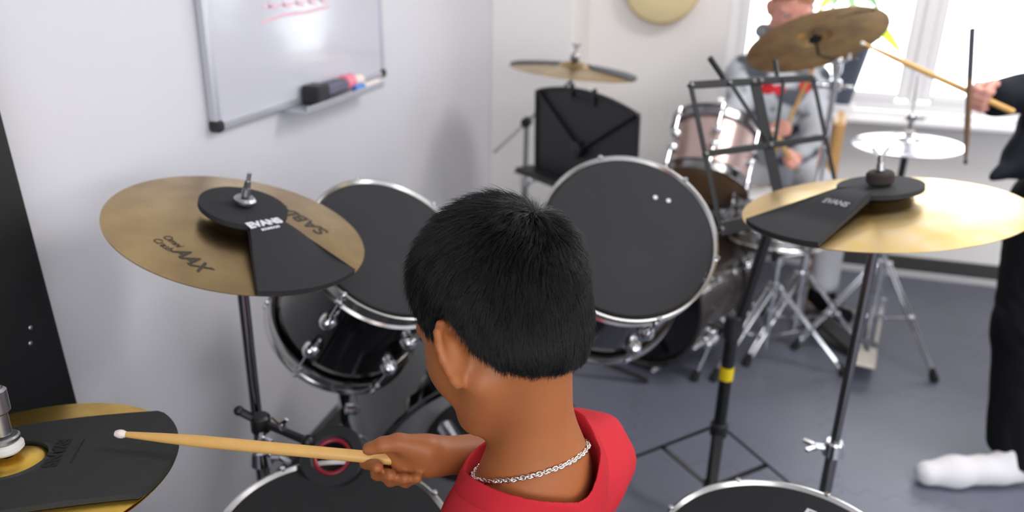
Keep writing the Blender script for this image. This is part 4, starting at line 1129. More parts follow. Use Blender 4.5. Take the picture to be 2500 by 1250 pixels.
# second hi-hat
CH2 = Vector((.614, 2.952, .800)); NH2 = Vector((-.048, -.019, .999)).normalized(); MH2 = frameM(CH2, NH2)
cymbal('hi_hat_cymbal', 'silvery upper hi-hat cymbal below the window', MH2, .178, 'brasssilver', G_CY2, bow=.018, bell_r=.05, bell_h=.018)
cymbal('hi_hat_cymbal', 'lower hi-hat cymbal under the silvery one below the window', MH2 @ Matrix.Translation((0, 0, -.006)), .178, 'brasssilver', G_CY2, bow=.018, bell_r=.05, bell_h=.018, flip=True)
t = thing('hi_hat_stand', 'chrome hi-hat stand with a pale footboard below the window', 'hi-hat stand', (CH2.x, CH2.y, 0), 'hi-hat stands')
part('tube', B().cyl((0, 0, .05), (0, 0, .40), .0125, seg=16), M['chrome'], t)
part('upper_tube', B().cyl((0, 0, .38), (0, 0, .765), .0095, .012, seg=16), M['black'], t)
bH = Vector((0, 0, .8)) + NH2 * .036
part('rod', B().cyl((0, 0, .74), bH + NH2 * .20, .003, seg=10), M['chrome'], t)
part('felt_washer', B().cyl(bH + NH2 * .002, bH + NH2 * .014, .017, seg=18, bev=.003), M['felt'], t)
cb = B().cyl(bH + NH2 * .014, bH + NH2 * .06, .009, seg=16, bev=.002).cyl(bH + NH2 * .045, bH + NH2 * .068, .02, seg=18, bev=.003); wing(cb, bH + NH2 * .056, (1, -.3, 0), 1.2); part('clutch', cb, M['chrome'], t)
fp = at(2115, 838, 2.86) - Vector((CH2.x, CH2.y, 0)); fa = math.atan2(fp.y, fp.x)
b = B().box((math.cos(fa) * .16, math.sin(fa) * .16, .045), (.26, .085, .010), Matrix.Rotation(fa, 3, 'Z') @ Matrix.Rotation(-.18, 3, 'Y'), bev=.003); part('footboard', b, mat('pale_footboard', rgb(206, 198, 184), .45, .3, noise=.04), t)
b = B()
for sg in (-1, 1): b.bar((-math.sin(fa) * .035 * sg, math.cos(fa) * .035 * sg, .02), (-math.sin(fa) * .03 * sg, math.cos(fa) * .03 * sg, .22), .012, .018, bev=.003)
part('post', b, M['chrome'], t)
leg_tripod(t, None, .27, math.radians(-42), m='chrome', top=.36, brace=.14)
# pedal of the second bass drum
pp = at(2052, 800, 3.02)
t = thing('bass_drum_pedal', 'black bass drum pedal under the seated child\'s foot', 'drum pedal', (.50, 2.98, 0), 'drum pedals')
d2 = Vector((.10, -.12, 0)).normalized(); a2_ = math.atan2(d2.y, d2.x); RZ = Matrix.Rotation(a2_, 3, 'Z')
part('base_plate', B().box((0, 0, .007), (.32, .095, .010), RZ, bev=.003), M['black'], t)
part('footboard', B().box((0, 0, .05), (.29, .09, .012), RZ @ Matrix.Rotation(.2, 3, 'Y'), bev=.004), M['black'], t)
b = B()
for sg in (-1, 1): b.bar(RZ @ Vector((-.13, sg * .05, .01)), RZ @ Vector((-.13, sg * .05, .2)), .014, .02, bev=.003)
b.cyl(RZ @ Vector((-.13, -.06, .2)), RZ @ Vector((-.13, .06, .2)), .007, seg=12)
part('post', b, M['steel'], t)
# wooden chair the child sits on
t = thing('chair', 'wooden chair with a black seat pad under the seated child', 'chair', (.36, 3.48, 0))
bp = at(2026, 372, 3.45)
yb0 = 3.50
part('backrest', B().box((bp.x + .002, yb0, .66), (.046, .28, .25), Matrix.Rotation(-math.atan2(bp.x, yb0), 3, 'Z'), bev=.014), M['beech'], t, True, label='upright wooden back panel seen edge-on')
for dx in (-.36, -.02):
    for dy in (-.16, .16):
        part('leg', B().cyl((bp.x + dx, yb0 + dy, 0), (bp.x + dx, yb0 + dy, .46), .014, .017, seg=14), M['beech'], t, True)
part('seat', B().box((bp.x - .17, yb0, .47), (.44, .38, .045), bev=.014), M['seat'], t, True)

# wire music stand between the two kits
TL, BLs, TR = at(1686, 208, 1.625), at(1727, 566, 1.60), at(1985, 190, 1.885)
ux_ = (TR - TL); wd = ux_.length; ux_.normalize(); vv = (BLs - TL); vv = (vv - ux_ * vv.dot(ux_)); ht = vv.length; vv.normalize(); nn = ux_.cross(vv).normalized()
WP = lambda x, y, z=0: TL + ux_ * (x * wd) + vv * (y * ht) + nn * z
hubp = Vector((.073, 1.778, 0))
t = thing('music_stand', 'folding black wire music stand with yellow tape on its pole', 'music stand', hubp, 'music stands')
w_ = .013
def flat(name, a, c, w=w_, th=.004): return part(name, B().bar(a, c, th, w, up=nn, bev=.001) if False else B().bar(a, c, w, th, up=nn, bev=.0012), M['black'], t, True)
flat('top_rail', WP(0, 0), WP(1, 0), .017); flat('middle_rail', WP(0, .48), WP(1, .48), .015)
flat('side_rail', WP(0, 0), WP(0, 1), .014); flat('side_rail', WP(1, 0), WP(1, 1), .014)
flat('centre_bar', WP(.5, -.01, .004), WP(.5, 1.02, .004), .036, .005)
flat('brace', WP(.28, 0, -.004), WP(.48, .45, -.004), .011); flat('brace', WP(.72, 0, -.004), WP(.54, .45, -.004), .011)
part('page_clip', B().tube([WP(.28, .0, .006), WP(.26, -.06, .006), WP(.19, -.19, .004)], .0065, 10), M['black'], t, True)
part('page_clip', B().tube([WP(.705, .0, .006), WP(.705, -.08, .006), WP(.705, -.16, .004)], .005, 10), M['black'], t, True)
b = B().bar(WP(-.005, 1.0, -.002), WP(1.005, 1.0, -.002), .030, .006, up=nn, bev=.002).bar(WP(-.005, 1.035, .022), WP(1.005, 1.035, .022), .006, .045, up=nn, bev=.002)
part('ledge', b, M['black'], t, True)
b = B()
for x, y in ((0, 0), (.47, 0), (.53, 0), (1, 0), (0, .48), (.5, .48), (.28, 0), (1, .48), (0, 1), (1, 1)):
    b.lathe([(0, 0), (.005, 0), (.0035, .003), (0, .0035)], 10, frameM(WP(x, y, .004), nn)); b.lathe([(0, 0), (.005, 0), (.0035, .003), (0, .0035)], 10, frameM(WP(x, y, -.004), -nn))
part('rivet', b, M['steel'], t, True)
inv = WM[t.name].inverted(); ct = inv @ WP(.5, .98, .012)
part('lower_tube', B().cyl((0, 0, .07), (0, 0, .56), .0155, seg=20, bev=.002), M['black'], t)
part('upper_tube', B().cyl((0, 0, .50), (ct.x * .85, ct.y * .85, ct.z), .0125, seg=20).cyl((ct.x * .85, ct.y * .85, ct.z - .02), ct, .014, seg=16, bev=.003), M['black'], t)
cb = B().cyl((0, 0, .535), (0, 0, .60), .021, seg=20, bev=.005); wing(cb, (-.02, 0, .565), (-1, -.3, 0), 1.1); part('collar', cb, M['blackplastic'], t)
part('tape', B().cyl((0, 0, .425), (0, 0, .46), .0168, seg=20), M['yellow'], t, label='yellow tape band')
part('hub', B().cyl((0, 0, .26), (0, 0, .30), .022, seg=18, bev=.004), M['blackplastic'], t)
part('brace_collar', B().cyl((0, 0, .09), (0, 0, .12), .02, seg=18, bev=.004), M['blackplastic'], t)
for k in range(3):
    a = math.radians(150) + 2 * PI * k / 3; c, s = math.cos(a), math.sin(a)
    lb = B().bar((c * .02, s * .02, .275), (c * .30, s * .30, .014), .02, .006, up=(0, 0, 1), bev=.002).bar((c * .02, s * .02, .105), (c * .16, s * .16, .145), .014, .005, bev=.001)
    lo = part('leg', lb, M['black'], t); part('rubber_foot', B().cyl((c * .292, s * .292, .02), (c * .305, s * .305, .001), .012, .014, seg=12, bev=.003), M['rubber'], lo)

# ------------------------------------------------------------------ people
def orth(F, S_hint=None):
    F = Vector(F).normalized(); Sd = Vector((0, 0, 1)).cross(F).normalized(); U = F.cross(Sd); return F, Sd, U
def headM(O, F, roll=0.0):
    F, Sd, U = orth(F); Rr_ = Matrix.Rotation(roll, 3, F); Sd = Rr_ @ Sd; U = Rr_ @ U
    return Matrix(((F.x, Sd.x, U.x, O[0]), (F.y, Sd.y, U.y, O[1]), (F.z, Sd.z, U.z, O[2]), (0, 0, 0, 1)))
def head_sdf(s=1.0, ear=1.0):
    """face looks along +x, left ear at +y, crown at +z"""
    k = lambda *a: tuple(x * s for x in a)
    P = [ell(k(-.004, 0, .022), k(.094, .074, .088)),
         (ell(k(.034, 0, -.034), k(.054, .058, .068)), .04 * s),
         (cone(k(.014, 0, -.060), k(.070, 0, -.102), .044 * s, .021 * s), .03 * s)]
    for q in (-1, 1):
        P += [(cone(k(-.004, q * .050, -.062), k(.058, q * .014, -.104), .018 * s, .016 * s), .025 * s),
              (ell(k(.050, q * .034, -.044), k(.030, .028, .034)), .02 * s),
              (ell(k(.072, q * .030, .002), k(.014, .026, .010)), .015 * s)]
    P += [(cone(k(.086, 0, -.012), k(.100, 0, -.036), .007 * s, .0105 * s), .012 * s),
          (ell(k(.092, .0, -.040), k(.010, .015, .007)), .008 * s),
          (ell(k(.083, 0, -.066), k(.012, .022, .006)), .006 * s), (ell(k(.081, 0, -.075), k(.011, .019, .006)), .005 * s)]
    f = uni(P)
    for q in (-1, 1): f = cut(f, ell(k(.092, q * .031, -.014), k(.010, .014, .008)), .008 * s)
    # ears: a flared leaf with a rolled rim and a bowl behind
    E = []
    for q in (-1, 1):
        a = math.radians(64); e = (-math.cos(a), q * math.sin(a), 0); n = (math.sin(a), q * math.cos(a), 0)
        b0 = (.006, q * .066, -.030)
        pt = lambda u, z, w=0: k(b0[0] + e[0] * u * ear * 1.15 + n[0] * w, b0[1] + e[1] * u * ear * 1.15 + n[1] * w, b0[2] + z * ear)
        E.append((ell(pt(.014, .002), k(.017 * ear, .0045, .028 * ear), (e, n, (0, 0, 1))), .006 * s))
        rim = [(.002, .018), (.008, .029), (.018, .032), (.027, .025), (.030, .012), (.028, -.002), (.022, -.014), (.016, -.024), (.010, -.028)]
        for (u0, z0), (u1, z1) in zip(rim[:-1], rim[1:]): E.append((cone(pt(u0, z0), pt(u1, z1), .0042 * s, .0042 * s), .004 * s))
        E.append((ell(pt(.010, -.026), k(.008, .005, .009), (e, n, (0, 0, 1))), .006 * s))
        E.append((ell(pt(.010, .0, -.006), k(.014, .010, .018), (e, n, (0, 0, 1))), .010 * s))
    f0 = f
    return uni([(f, 0)] + E, .006) if False else (lambda P, g=f0, E=E: _fold(g, E, P))
def _fold(g, E, P):
    d = g(P)
    for h, kk in E: d = smin(d, h(P), kk)
    return d
def drumstick(label, butt, tip, cat='drumstick', shaft='wood', tipm='nylon', L=None, group='drumsticks', r=.0072):
    butt = Vector(butt); tip = Vector(tip); d = (tip - butt); L_ = d.length
    t = thing('drumstick', label, cat, frameM(butt, d), group)
    tp = L_ - .105
    part('shaft', B().lathe([(0, 0), (r * .75, .0), (r, .005), (r, tp), (r * .80, tp + .045), (r * .52, L_ - .018), (r * .42, L_ - .011), (0, L_ - .011)], 24), M[shaft], t)
    part('tip', B().lathe([(0, L_ - .0145), (.0034, L_ - .0145), (.0052, L_ - .010), (.0052, L_ - .006), (.0036, L_ - .0015), (0, L_)], 20), M[tipm], t)
    return t

# ---- the boy in red
bdir = Vector((-.93, .37, 0)).normalized(); rdir = Vector((bdir.y, -bdir.x, 0)); zup_ = Vector((0, 0, 1))
ROLLB = .148
O_B = at(1222.7, 762.5, .8287); yaw = 1.1108; pit = .4861
F_B = Vector((-math.sin(yaw) * math.cos(pit), math.cos(yaw) * math.cos(pit), -math.sin(pit)))
MHB = headM(O_B, F_B, ROLLB)
N_B = at(1312, 1110, .872)
boy = thing('person', 'boy in a red T-shirt with short black hair, seen from behind, holding a drumstick', 'person', (-.15, .75, 0))
SR = at(1485, 1042, .925); SL = at(1112, 1262, .83)
SR = N_B + rdir * .113 + Vector((0, 0, -.070)); SL = N_B - rdir * .105 + Vector((0, 0, -.118))
WR = at(1062, 1113, .935); ER = at(1385, 1100, 1.055)
EL = SL + bdir * .07 + Vector((0, 0, -.20)) - rdir * .03; WL = EL + bdir * .17 + Vector((0, 0, .0)) + rdir * .05
ax = (rdir, bdir, zup_)
HB = xform(head_sdf(1.0, .98), MHB)
hb = lambda x, y, z: tuple(MHB @ Vector((x, y, z)))
NB3 = lambda a, c, z: tuple(N_B + rdir * a + bdir * c + zup_ * z)
torso = [ell(NB3(0, .030, -.200), (.132, .082, .158), ax), (ell(NB3(0, .035, -.320), (.120, .088, .140), ax), .05), (ell(NB3(0, .03, -.40), (.130, .105, .09), ax), .05),
         (cone(NB3(.02, .0, -.040), tuple(SR), .040, .038), .05), (cone(NB3(-.02, .0, -.046), tuple(SL), .038, .038), .05)]
def hand_prims(pts_w, palm, fingers):
    pr = list(palm)
    for ch, rr in fingers:
        for i in range(len(ch) - 1): pr.append((cone(ch[i], ch[i + 1], rr[i], rr[i + 1]), .004 if i else .008))
    return pr
A = lambda px, py, d: tuple(at(px, py, d))
fingers = [([A(1042, 1094, .918), A(972, 1080, .906), A(935, 1086, .904), A(900, 1096, .908)], [.0150, .0105, .0092, .0078]),
           ([A(968, 1092, .950), A(912, 1102, .957), A(894, 1128, .938), A(922, 1140, .914)], [.0095, .0085, .0080, .0070]),
           ([A(980, 1106, .955), A(930, 1128, .960), A(922, 1156, .940), A(954, 1160, .914)], [.0098, .0088, .0082, .0072]),
           ([A(994, 1116, .955), A(954, 1146, .958), A(954, 1172, .938), A(988, 1168, .914)], [.0095, .0084, .0078, .0068]),
           ([A(1010, 1124, .952), A(984, 1156, .952), A(990, 1176, .934), A(1020, 1166, .914)], [.0088, .0074, .0070, .0062])]
adir = (at(960, 1100, .93) - at(1060, 1112, .935)).normalized(); vdir = Vector(dn) - adir * Vector(dn).dot(adir); vdir.normalize(); ddir = adir.cross(vdir)
palm = [(ell(A(1012, 1112, .937), (.036, .025, .017), (adir, vdir, ddir)), .02), (cone(A(1045, 1106, .925), A(990, 1092, .918), .015, .012), .012)]
core_p = [cone(hb(-.030, 0, -.045), tuple(N_B + bdir * .002), .043, .042), (cone(tuple(N_B + bdir * .002), NB3(0, .015, -.13), .042, .055), .045)] + [((p if not isinstance(p, tuple) else p[0]), .05) for p in torso]
core_f = uni(core_p)
skin_f = uni([HB, (core_f, .016)]
             + [(cone(tuple(SR), tuple(ER), .039, .032), .03), (cone(tuple(ER), tuple(ER.lerp(WR, .4)), .031, .030), .02), (cone(tuple(ER.lerp(WR, .35)), tuple(WR), .030, .0215), .02),
                (cone(tuple(SL), tuple(EL), .039, .032), .03), (cone(tuple(EL), tuple(WL), .031, .022), .02), (ell(tuple(WL + bdir * .045), (.03, .045, .02), ax), .02)]
             + hand_prims(None, palm, fingers))
lo_ = (-.62, .40, .40); hi_ = (.12, 1.12, 1.24)
body, VB, FB = sdf_part('body', skin_f, lo_, hi_, .0034, M['skin'], boy, keep=True)
# eyes
for q in (-1, 1):
    c = MHB @ Vector((.077, q * .031, -.014))
    eo = part('eye', B().sphere(c, .0115, 16), M['eyewhite'], boy, True)
    part('iris', B().lathe([(0, 0), (.005, 0), (.004, .0015), (0, .002)], 14, frameM(MHB @ Vector((.0872, q * .031, -.016)), F_B)), M['iris'], eo, True)
# T-shirt
hc = at(1318, 1131, .872)
neck_dir = (Vector(hb(-.024, 0, -.045)) - N_B).normalized()
hole = uni([cone(tuple(hc - neck_dir * .014), tuple(hc + neck_dir * .16), .066, .085), (cone(tuple(hc - neck_dir * .022 + bdir * .022), tuple(hc + neck_dir * .12 + bdir * .03), .066, .08), .02)])
sl_r = SR.lerp(ER, .62); sl_l = SL.lerp(EL, .62)
fold = lambda P: .0030 * np.sin(P @ np.array([38., 22., -30.]) + 2 * np.sin(P @ np.array([-14., 30., 24.]))) * np.sin(P @ np.array([9., -26., 17.]))
sh0 = uni([grow(core_f, .0125)]
          + [(cone(tuple(SR), tuple(sl_r), .052, .058), .035), (cone(tuple(SL), tuple(sl_l), .052, .058), .035)])
sh1 = lambda P: sh0(P) + fold(P)
shirt_f = cut(sh1, hole, .006)
shirt = sdf_part('shirt', shirt_f, (-.5, .38, .40), (.15, 1.15, 1.02), .0042, M['red'], boy, smooth=5)
rib = both(grow(sh1, .0018), both(grow(hole, .018), lambda P: -hole(P) - .0030, .006), .006)
co = sdf_part('collar', rib, (-.32, .55, .72), (.05, .95, 1.02), .0022, M['redseam'], boy, smooth=22)
# necklace lying on the neck and shoulders
def raycast(f, px, py, d0=.5, d1=1.3):
    o = V3((0, 0, CAMZ)); r = V3(at(px, py, 1.0)) - o; tt = d0
    for _ in range(80):
        d = f((o + r * tt)[None])[0]
        if d < 1e-4: break
        tt += d * .8
    return Vector(o + r * tt)
p1, p2, p3 = raycast(skin_f, 1165, 1168), raycast(skin_f, 1330, 1152), raycast(skin_f, 1424, 1030)
pn = (p2 - p1).cross(p3 - p1).normalized()
if pn.z < 0: pn = -pn
cc_ = N_B + neck_dir * ((p1 - N_B).dot(pn) / neck_dir.dot(pn))
xx, yy = perp(pn); path = []
for i in range(220):
    a = 2 * PI * i / 220; dd = xx * math.cos(a) + yy * math.sin(a); rr = np.linspace(.02, .16, 120)
    Pq = V3(cc_)[None] + rr[:, None] * V3(dd)[None]; s_ = skin_f(Pq); out = np.where(s_ > .0012)[0]
    path.append((cc_ + dd * float(rr[out[0]])) if len(out) else cc_ + dd * .12)
b = B(); n = len(path); k_ = 0
cum = 0.0; last = None; step = .0036; i = 0; pts2 = []
for i in range(n):
    p, q2 = path[i], path[(i + 1) % n]; L_ = (q2 - p).length
    while cum < L_: pts2.append((p.lerp(q2, cum / max(L_, 1e-6)), (q2 - p).normalized())); cum += step
    cum -= L_
for i, (p, tdir) in enumerate(pts2):
    x, y = perp(tdir); a = i * 1.25
    nrm_ = (x * math.cos(a) + y * math.sin(a))
    b.torus(.0023, .00105, frameM(p, nrm_, tdir) @ Matrix.Diagonal((1.25, 1, 1, 1)), 12, 6)
part('necklace', b, M['silver'], boy, True, label='braided silver chain necklace', angle=180)
# trousers and shoes, below the edge of the photograph
hipc = N_B + bdir * .03 + zup_ * -.42
tr = [ell(tuple(hipc + zup_ * .02), (.145, .12, .09), ax)]
for q in (-1, 1):
    hp_ = hipc + rdir * q * .075 + zup_ * -.01; kn = hp_ + bdir * .33 + rdir * q * .09 + zup_ * .0; an = Vector((kn.x, kn.y, .09)) + bdir * .02
    tr += [(cone(tuple(hp_), tuple(kn), .082, .060), .05), (cone(tuple(kn), tuple(an), .058, .046), .03)]
    sh = uni([cone(tuple(an + zup_ * -.045 - bdir * .03), tuple(an + bdir * .13 + zup_ * -.058), .036, .030), (ell(tuple(an), (.036, .04, .04), ax), .03)])
    c3 = an + bdir * .05; sdf_part('shoe', sh, tuple(c3 - Vector((.16, .16, .12))), tuple(c3 + Vector((.16, .16, .08))), .006, M['whitecloth'], boy)
sdf_part('trousers', uni(tr), (-.75, .35, .03), (.15, 1.25, .60), .008, M['denim'], boy)
# stool under him
t = thing('drum_throne', 'round black drum stool the boy in red sits on', 'stool', (hipc.x, hipc.y, 0))
part('seat', B().lathe([(0, hipc.z - .165), (.14, hipc.z - .165), (.155, hipc.z - .15), (.155, hipc.z - .09), (.14, hipc.z - .075), (0, hipc.z - .07)], 48), M['seat'], t)
part('tube', B().cyl((0, 0, .05), (0, 0, hipc.z - .16), .013, seg=16), M['chrome'], t)
leg_tripod(t, None, .24, .5, m='chrome', top=.22, brace=.08)

# hair: a dark cap and short strands flowing from the whorl
def hairline(P):
    """local head frame: positive where the scalp carries hair"""
    x, y, z = P[:, 0], P[:, 1], P[:, 2]
    h = np.interp(x, [-.11, -.075, -.050, -.030, -.018, -.004, .012, .022, .040, .052, .070, .095], [-.074, -.074, -.060, -.036, -.006, .008, .006, -.040, -.044, .000, .050, .070])
    return z - h
cap_f = both(ell((-.005, 0, .023), (.0985, .0785, .0910)), lambda P: -hairline(P) * .8, .010)
cap_f = uni([cap_f, (both(ell((-.030, 0, -.018), (.0665, .0680, .068)), lambda P: -hairline(P) * .8, .010), .02)])
Vc, Fc = nets(cap_f, (-.13, -.11, -.11), (.12, .11, .14), .0042)
me = bpy.data.meshes.new('hair'); me.from_pydata([tuple(WM[boy.name].inverted() @ (MHB @ Vector(p))) for p in Vc], [], [tuple(int(i) for i in q) for q in Fc]); me.update()
me.polygons.foreach_set('use_smooth', np.ones(len(me.polygons), bool)); me.materials.append(M['hairbase'])
hair = bpy.data.objects.new('hair', me); COL.objects.link(hair); hair.parent = boy; WM[hair.name] = WM[boy.name].copy(); hair['label'] = 'short black hair'
def strands(Vc, Fc, f, whorl, count, toW, seed=3):
    rg = np.random.RandomState(seed)
    a, b_, c, d = [Vc[Fc[:, i]] for i in range(4)]
    nr = np.cross(c - a, d - b_); ar = np.linalg.norm(nr, axis=1); nr = nr / (ar[:, None] + 1e-12); cen = (a + b_ + c + d) / 4
    outw = ((cen / np.linalg.norm(cen, axis=1)[:, None]) * nr).sum(1) > .25
    ok = outw & (hairline(cen) > -.004); pr = ar * ok; pr /= pr.sum()
    idx = rg.choice(len(Fc), count, p=pr); u, v = rg.rand(count, 1), rg.rand(count, 1)
    root = (a[idx] * (1 - u) + b_[idx] * u) * (1 - v) + (d[idx] * (1 - u) + c[idx] * u) * v; n = nr[idx]
    w = V3(whorl); flow = root - w; dist = np.linalg.norm(flow, axis=1)
    flow = flow - (flow * n).sum(1)[:, None] * n; flow /= np.linalg.norm(flow, axis=1)[:, None] + 1e-9
    swirl = np.cross(n, flow); flow = flow + swirl * (.5 * np.exp(-dist / .03))[:, None]
    down = np.array([0, 0, -1.0]); dl_ = down - (n @ down)[:, None] * n
    side = np.clip((.05 - root[:, 2]) / .06, 0, 1)[:, None]
    flow = flow * (1 - .55 * side) + dl_ * .55 * side + rg.randn(count, 3) * .20 + .16 * np.sin(root * 160 + 3 * np.sin(root[:, [1, 2, 0]] * 90))
    flow = flow - (flow * n).sum(1)[:, None] * n; flow /= np.linalg.norm(flow, axis=1)[:, None] + 1e-9
    topw = np.clip((root[:, 2] - .02) / .06, 0, 1); hl = hairline(root)
    ln = (.020 + .011 * topw) * (.65 + .7 * rg.rand(count)); ln *= np.clip(.40 + hl / .04, .35, 1)
    lift = (.30 + .70 * topw * rg.rand(count) + .2 * rg.rand(count))[:, None]
    pts = np.zeros((count, 5, 3)); p = root - n * .0012; pts[:, 0] = p
    for s in range(1, 5):
        dirn = flow * (1 - .0 * s) + n * lift * (1 - s * .22); dirn /= np.linalg.norm(dirn, axis=1)[:, None]
        p = p + dirn * (ln / 4)[:, None]; 
        # keep clear of the scalp
        dd = f(p); push = np.clip(.0006 - dd, 0, .004); p = p + n * push[:, None]; pts[:, s] = p
    from mathutils.kdtree import KDTree
    nc = 7000; kd = KDTree(nc)
    for i in range(nc): kd.insert(root[i], i)
    kd.balance()
    own = np.array([kd.find(r_)[1] for r_ in root]); wgt = np.array([0, .06, .16, .28, .40])
    off = pts[own] - pts; pts = pts + off * wgt[None, :, None] * (.35 + .65 * rg.rand(count))[:, None, None]
    Aw = np.array(toW.to_3x3()); tw = V3(toW.translation); return pts.reshape(-1, 3) @ Aw.T + tw
NH_ = 52000
pts = strands(Vc, Fc, cap_f, (-.072, -.016, .095), NH_, WM[boy.name].inverted() @ MHB)
hc_ = bpy.data.hair_curves.new('hair_strands'); hc_.add_curves([5] * NH_)
hc_.attributes['position'].data.foreach_set('vector', pts.astype(np.float32).ravel())
ra = hc_.attributes.get('radius') or hc_.attributes.new('radius', 'FLOAT', 'POINT')
ra.data.foreach_set('value', np.tile(np.array([.00016, .00016, .00015, .00012, .00004], np.float32), NH_))
hc_.materials.append(M['hair'])
ho = bpy.data.objects.new('hair_strands', hc_); COL.objects.link(ho); ho.parent = hair; ho['kind'] = 'stuff'
# his stick
TIPB = at(279, 1058, .940); BUT = at(1030, 1128, .930)
drumstick('drumstick with a white tip in the boy\'s fist over the hi-hat', BUT, TIPB)

# ---- the child behind the second kit
kid = thing('person', 'fair-haired child in a grey patterned sweater playing drums by the window', 'person', (.3, 3.45, 0))
OK_ = at(1934, 8, 3.12); FK = Vector((.16, -.90, -.42)); MHK = headM(OK_, FK, math.radians(-6))
NK_ = Vector(MHK @ Vector((-.03, 0, -.115)))
sR, sL = at(1812, 178, 3.16), at(1985, 196, 3.12)
eR, eL = at(1786, 330, 3.02), at(1986, 345, 2.98); wR, wL = at(1880, 322, 2.91), at(1942, 388, 2.84)
hipK = Vector((.255, 3.47, .56)); chest = (sR + sL) / 2 + Vector((.01, .0, -.12))
def fist(w, tgt, side, sc=1.0, px=(1, 0, 0)):
    """loosely closed hand: w wrist, tgt direction, side = thumb side"""
    a = Vector(tgt).normalized(); s = Vector(side); s = (s - a * s.dot(a)).normalized(); n = a.cross(s)
    P = lambda u, v, k: tuple(w + (a * u + s * v + n * k) * sc)
    pr = [(ell(P(.040, 0, .004), (.042 * sc, .036 * sc, .018 * sc), (a, s, n)), .015)]
    for i in range(4):
        v = .026 - i * .0175; l = (.0, .004, .001, -.008)[i]
        ch = [P(.064 + l, v, .010), P(.084 + l, v * .95, -.012), P(.070 + l, v * .92, -.034), P(.048 + l, v * .9, -.030)]
        r = [.0092, .0088, .0082, .0075]
        for j in range(3): pr.append((cone(ch[j], ch[j + 1], r[j] * sc, r[j + 1] * sc), .004 if j else .008))
    ch = [P(.018, .026, -.006), P(.048, .042, -.018), P(.072, .030, -.030)]
    pr += [(cone(ch[0], ch[1], .013 * sc, .0105 * sc), .010), (cone(ch[1], ch[2], .010 * sc, .0085 * sc), .004)]
    return pr, P
hR, PR_ = fist(wR, at(1925, 312, 2.89) - wR, Vector((0, .3, 1)), .82)
hL, PL_ = fist(wL, at(1908, 402, 2.77) - wL, Vector((-.6, .2, .8)), .82)
torsoK = uni([cone(tuple(hipK), tuple(chest), .125, .130), (cone(tuple(sR), tuple(sL), .05, .05), .06), (cone(tuple(chest), tuple(NK_), .10, .045), .06)])
skinK = uni([xform(head_sdf(.98), MHK), (cone(tuple(NK_), hbk := tuple(MHK @ Vector((-.02, 0, -.05))), .045, .045), .03), (torsoK, .03),
             (cone(tuple(sR), tuple(eR), .036, .030), .03), (cone(tuple(eR), tuple(wR), .028, .021), .015), (cone(tuple(sL), tuple(eL), .036, .030), .03), (cone(tuple(eL), tuple(wL), .028, .021), .015)] + hR + hL)
sdf_part('body', skinK, (-.22, 2.68, .40), (.62, 3.66, 1.36), .0048, M['skinpale'], kid)
fz = lambda P: .004 * np.sin(P @ np.array([30., 12., 44.])) * np.sin(P @ np.array([-20., 25., 18.]))
sw = uni([grow(torsoK, .012), (cone(tuple(sR), tuple(eR), .054, .048), .04), (cone(tuple(eR), tuple(eR.lerp(wR, .80)), .046, .034), .02),
          (cone(tuple(sL), tuple(eL), .054, .048), .04), (cone(tuple(eL), tuple(eL.lerp(wL, .80)), .046, .034), .02)])
sw2 = cut(lambda P: sw(P) + fz(P), cone(tuple(NK_ + Vector((0, -.012, .0))), hbk, .058, .06), .006)
sdf_part('sweater', sw2, (-.25, 2.72, .40), (.65, 3.70, 1.16), .007, M['sweater'], kid)
# hood lying behind the neck, and the red print on the chest
sdf_part('hood', cut(uni([cone(tuple(NK_ + Vector((-.07, .03, -.025))), tuple(NK_ + Vector((.07, .03, -.025))), .028, .028), (cone(tuple(NK_ + Vector((-.078, .01, -.03))), tuple(NK_ + Vector((-.04, -.07, -.055))), .020, .018), .03), (cone(tuple(NK_ + Vector((.078, .01, -.03))), tuple(NK_ + Vector((.04, -.07, -.055))), .020, .018), .03)], .03), cone(tuple(NK_ - Vector((0, .01, .02))), hbk, .052, .06), .005),
         tuple(NK_ - Vector((.17, .17, .15))), tuple(NK_ + Vector((.17, .17, .12))), .006, M['greycloth'], kid)
for (pxa, pya, w_x, h_z) in ((1874, 216, .030, .022), (1903, 220, .024, .020), (1965, 212, .022, .026)):
    c = at(pxa, pya, 3.05); rr = at(pxa, pya, 3.06) - Vector((0, 0, CAMZ)); rr.normalize(); o_ = Vector((0, 0, CAMZ)); tt = 2.4
    for _ in range(60): tt += float(sw2(V3(o_ + rr * tt)[None])[0]) * .8
    h_ = o_ + rr * tt
    sp_ = both(ell(tuple(h_), (w_x, .05, h_z)), lambda P: np.abs(sw2(P)) - .0022, .002)
    sdf_part('red_print', sp_, tuple(h_ - Vector((.05, .06, .05))), tuple(h_ + Vector((.05, .06, .05))), .0035, M['redplastic'] if False else M['red'], kid, label='red print on the sweater')
hk = both(ell((-.008, 0, .028), (.099, .081, .092)), lambda P: -(P[:, 2] - np.interp(P[:, 0], [-.1, -.03, .0, .03, .06, .075, .10], [-.06, -.03, .0, .02, .035, .052, .06])) * .8, .008)
hk2 = lambda P: hk(P) + .006 * np.sin(P @ np.array([160., 220., 60.])) * np.sin(P @ np.array([-60., 150., 130.]))
Lh = xform(hk2, MHK); c3 = Vector(MHK @ Vector((0, 0, .02)))
sdf_part('hair', Lh, tuple(c3 - Vector((.16, .16, .16))), tuple(c3 + Vector((.16, .16, .16))), .005, M['gingerhair'], kid)
for q in (-1, 1):
    c = MHK @ Vector((.0745, q * .030, -.014)); eo = part('eye', B().sphere(c, .011, 14), M['eyewhite'], kid, True)
    part('iris', B().lathe([(0, 0), (.005, 0), (.004, .0015), (0, .002)], 12, frameM(MHK @ Vector((.0846, q * .030, -.016)), FK)), M['iris'], eo, True)
